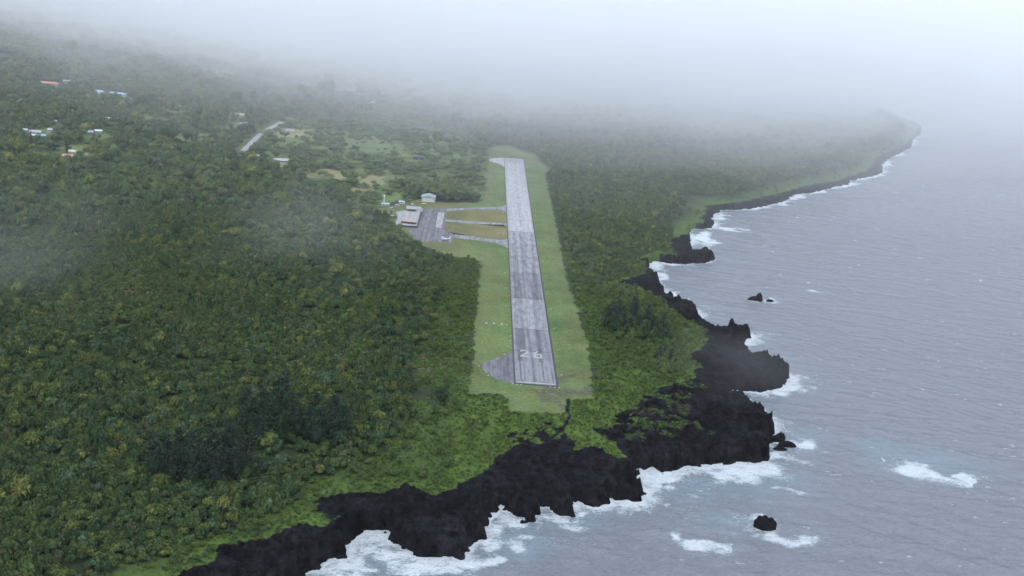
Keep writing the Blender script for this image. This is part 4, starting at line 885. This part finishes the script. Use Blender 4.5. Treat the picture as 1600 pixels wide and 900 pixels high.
s_=nr.uniform(.5,.95,n)*.85; hgt=nr.uniform(.35,.8,n)
scatter('coastal_scrub',a1,b1,terrain(a1,b1)-.12,s_,hgt,9+nr.randint(0,3,n),st,'bright yellow green low scrub between the runway end and the black lava','scrub',4)
# ironwoods and other trees that stand out
IM=[]
for i in range(4):
    V_,F_=ironwood(71+i); me=bpy.data.meshes.new('crown'); me.from_pydata(V_,[],F_); me.update(); me.materials.append(M_LEAF); IM.append(me)
b=trunk_mesh(15,.38,5,9,1.2); ITM=bpy.data.meshes.new('trunk'); b.to_mesh(ITM); b.free(); ITM.materials.append(M_BARK)
def single(name,px,py,cme,tme,sx,sz,tn,label,group=None,rz=None,zb=None):
    x,y=at(px,py); o=empty(name,(x,y,zat(x,y)-.2),rng.uniform(0,6.28) if rz is None else rz,label,'tree',group); o.scale=(sx,sx,sz)
    c=bpy.data.objects.new('crown',cme); COL.objects.link(c); c.parent=o; c['tint']=list(tn)
    t_=bpy.data.objects.new('trunk',tme); COL.objects.link(t_); t_.parent=o; return o
DK=(.015,.027,.015)
IRON=[([(378,696),(392,676),(405,700),(418,682),(432,668),(440,694),(452,678),(466,690),(410,662),(384,662),(440,652)],'dark feathery ironwood tree in the left clump of the twin dark grove'),
 ([(482,692),(496,700),(508,684),(522,694),(534,688),(520,668),(490,668)],'dark feathery ironwood tree in the right clump of the twin dark grove'),
 ([(240,752),(256,736),(272,756),(288,744),(302,760),(318,748),(334,762),(350,748),(368,752),(384,742),(300,728),(330,730),(355,726),(280,722)],'dark feathery ironwood tree in the wide grove nearest the bottom left'),
 ([(948,512),(960,520),(972,510),(984,524),(996,512),(1008,526),(1020,514),(1030,528),(1042,524),(966,498),(990,496),(1012,500),(1036,508),(955,500)],'dark green ironwood tree in the coastal grove right of the runway'),
 ([(1030,552),(1040,546),(1049,552)],'small dark ironwood tree just below the coastal grove')]
kk=0
for pts,lb in IRON:
    for (a,b_) in pts:
        s=rng.uniform(.95,1.3)*(.6 if 'small' in lb else 1)*(1.3 if a<600 else .95)
        single('ironwood_tree',a,b_,IM[kk%4],ITM,s*1.2,s*.98,[c*rng.uniform(.8,1.3)*(1 if a<600 else 1.35) for c in DK],lb,lb.replace('tree','trees')); kk+=1
def conifer(seed,H=26,R=2.6):
    r=random.Random(seed); V=[];F=[]
    for k in range(46):
        z=H*(.12+.86*k/46); q=R*(1-.75*k/46)
        for j in range(7):
            a=r.uniform(0,6.283); p=np.array([0,0,z]); e=np.array([math.cos(a)*q,math.sin(a)*q,z+q*.25*r.uniform(-.5,1)]); s_=np.array([-math.sin(a),math.cos(a),.3])*.35; o=len(V)
            V.extend([tuple(p),tuple((p+e)/2+s_),tuple(e),tuple((p+e)/2-s_)]); F.append((o,o+1,o+2,o+3))
    me=bpy.data.meshes.new('crown'); me.from_pydata(V,[],F); me.update(); me.materials.append(M_LEAF); return me
PM=conifer(5); BL=[pm[6],pm[7],pm[8]]
b=trunk_mesh(4,.35,5,12,1.6); BTM=bpy.data.meshes.new('trunk'); b.to_mesh(BTM); b.free(); BTM.materials.append(M_BARK)
b=trunk_mesh(26,.4,3,13,.6); CTM=bpy.data.meshes.new('trunk'); b.to_mesh(CTM); b.free(); CTM.materials.append(M_BARK)
single('pine_tree',147,232,PM,CTM,1.3,1.25,DK,'tallest slender dark pine among the houses at the left')
single('pine_tree',36,228,PM,CTM,1.5,.9,DK,'left one of two dark column trees before the white roofed house')
single('pine_tree',48,229,PM,CTM,1.3,.95,DK,'right one of two dark column trees before the white roofed house')
single('pine_tree',22,196,PM,CTM,1.6,.7,DK,'dark column tree above the left border houses')
single('pine_tree',104,238,PM,CTM,1.9,.65,DK,'dark column tree directly behind the red brown roof')
for a in (226,232,238,244,252,260): single('pine_tree',a,170,PM,CTM,1.2,1.05,(.035,.045,.04),'tall slim tree in the foggy row beyond the lawns','tall slim trees in the foggy row')
BT=[(78,232,4.2,1.8,(.030,.048,.026),'very wide round dark tree left of the red brown roof'),(92,214,3.0,1.6,(.032,.055,.028),'round dark tree just right of the bright blue shed'),(160,235,2.6,1.3,(.035,.06,.028),'round dark tree right below the tallest pine'),(550,262,3.1,1.3,(.105,.135,.035),'single pale yellow green round tree in the middle distance'),
 (632,246,1.8,.8,(.24,.30,.04),'bright lime green bush left of the navy house'),(641,247,1.3,.7,(.22,.28,.05),'smaller lime green bush touching the navy house'),(158,284,2.8,1.3,(.030,.048,.026),'large dark round tree alone in the left middle forest'),(640.5,317.5,.8,.8,(.20,.13,.05),'small orange brown tree behind the terminal roof'),
 (617,344,.7,.8,(.05,.08,.03),'small dark shrub by the car park entrance'),(612,335,.6,.6,(.05,.09,.03),'small shrub at the end of the pale access road')]
for a,b_,sx,sz,tn,lb in BT: single('broadleaf_tree',a,b_,BL[int(a)%3],BTM,sx,sz,tn,lb)
BT2=[(470,262),(430,224),(445,214),(500,222),(520,238),(560,250),(606,258),(700,226),(640,268),(620,270),(556,236),(598,264),(520,262),(486,244)]
for a,b_ in BT2: single('broadleaf_tree',a,b_,BL[int(a)%3],BTM,rng.uniform(1.5,2.2),rng.uniform(1,1.4),(.034,.058,.030),'dark rounded tree in the open land between the pale road and the hangar','dark rounded trees in the open land beyond the airfield')
print('trees',time.time()-T0)
# ------------------------------------------------------------------ air
def vol(name,m_d,col,aniso=0.0):
    m=bpy.data.materials.new(name); m.use_nodes=True; n=m.node_tree.nodes; n.clear(); o=n.new('ShaderNodeOutputMaterial'); v=n.new('ShaderNodeVolumePrincipled')
    v.inputs['Density'].default_value=m_d; v.inputs['Color'].default_value=(*col,1); v.inputs['Anisotropy'].default_value=aniso
    m.node_tree.links.new(v.outputs[0],o.inputs['Volume']); return m
b=bmesh.new(); box(b,-13500,13500,-3500,14500,-12,432)
tag(bobj('haze',b,vol('haze_air',HAZE_D,(.985,.99,1.0))),'thin pale sea haze filling the air over the land and the sea','haze',kind='stuff')
def cloud(front,seed,dens,top,amp):
    """a bank of low cloud: wavy near face, then solid back to the edge of the world"""
    xs=np.linspace(-5200,5200,131); zs=np.linspace(-9,top,22); V=[];F=[]
    fx=np.array([f[0] for f in front]); fy=np.array([f[1] for f in front])
    for j,z in enumerate(zs):
        for x in xs:
            y=np.interp(x,fx,fy)+amp*(float(fbm(x/420+seed,z/120,seed,4))-.5)*2-amp*.9*(z/330)**1.3
            V.append((x,y,z))
    nx=len(xs); nz=len(zs)
    for j in range(nz-1):
        for i in range(nx-1): a=j*nx+i; F.append((a,a+1,a+nx+1,a+nx))
    o=len(V); V+=[(xs[0],13900,zs[0]),(xs[-1],13900,zs[0]),(xs[-1],13900,zs[-1]),(xs[0],13900,zs[-1])]
    F.append((o,o+3,o+2,o+1)); F.append(tuple(range(nx))[::-1]+(o,o+1)); F.append(tuple(range((nz-1)*nx,nz*nx))+(o+2,o+3))
    F.append(tuple(j*nx for j in range(nz))+(o+3,o)); F.append(tuple(j*nx+nx-1 for j in range(nz))[::-1]+(o+1,o+2))
    return newmesh('low_cloud',V,F,vol('cloud_air',dens,(.975,.983,1.0)))
def front(base,left,right):
    return [(-5200,base+left*1.3),(-1500,base+left),(-800,base+left*.65),(-350,base+left*.25),(0,base),(400,base),(900,base+right*.75),(1500,base+right),(5200,base+right)]
CL=[(front(1060,350,-250),1,.00008,392,160),(front(1500,900,250),2,.00018,396,220),(front(1760,1150,650),3,.00036,400,280),(front(2040,1180,800),4,.00068,405,300),(front(2350,1300,850),5,.0010,410,320),(front(2750,1500,900),6,.0012,416,320)]
CN=['nearest and thinnest veil of mist over the middle of the scene','second thin veil of mist over the far half of the runway','third veil of low cloud where the far forest turns pale','fourth bank of low cloud beyond the far runway end','fifth bank of low cloud over the foggy far forest','thickest farthest white cloud hiding the horizon']
for i,c in enumerate(CL):
    tag(cloud(*c),CN[i],'cloud',kind='stuff')
def wisp_mat(dens,seed):
    m=vol('wisp_air',dens,(.975,.983,1.0)); n=m.node_tree.nodes; l=m.node_tree.links
    v=[q for q in n if q.bl_idname=='ShaderNodeVolumePrincipled'][0]
    tc=n.new('ShaderNodeTexCoord'); ln=n.new('ShaderNodeVectorMath'); ln.operation='LENGTH'; l.new(tc.outputs['Object'],ln.inputs[0])
    nz=n.new('ShaderNodeTexNoise'); nz.noise_dimensions='4D'; nz.inputs['W'].default_value=seed; nz.inputs['Scale'].default_value=1.7; nz.inputs['Detail'].default_value=3; l.new(tc.outputs['Object'],nz.inputs['Vector'])
    a=n.new('ShaderNodeMath'); a.operation='MULTIPLY_ADD'; a.inputs[1].default_value=1.6; l.new(nz.outputs[0],a.inputs[0]); l.new(ln.outputs['Value'],a.inputs[2])
    r=n.new('ShaderNodeMapRange'); r.interpolation_type='SMOOTHSTEP'; r.inputs[1].default_value=1.65; r.inputs[2].default_value=.75; r.inputs[3].default_value=0; r.inputs[4].default_value=dens; l.new(a.outputs[0],r.inputs[0]); l.new(r.outputs[0],v.inputs['Density'])
    return m
def wisp(px,py,z,rx,ry,rz,dens,seed,label):
    x,y=at(px,py,z); b=bmesh.new(); bmesh.ops.create_icosphere(b,subdivisions=3,radius=1.0)
    o=bobj('mist_wisp',b,wisp_mat(dens,seed)); o.location=(x,y,z); o.scale=(rx,ry,rz); tag(o,label,'mist',kind='stuff')
wisp(10,385,70,150,260,60,.0005,3.1,'low wisp of mist drifting over the forest at the left border')
wisp(485,350,70,130,230,55,.0006,7.2,'small thin wisp of mist over the forest left of the apron')
wisp(1165,565,34,85,100,30,.0011,9.4,'sea spray mist hanging over the black lava point')
print('done',time.time()-T0)
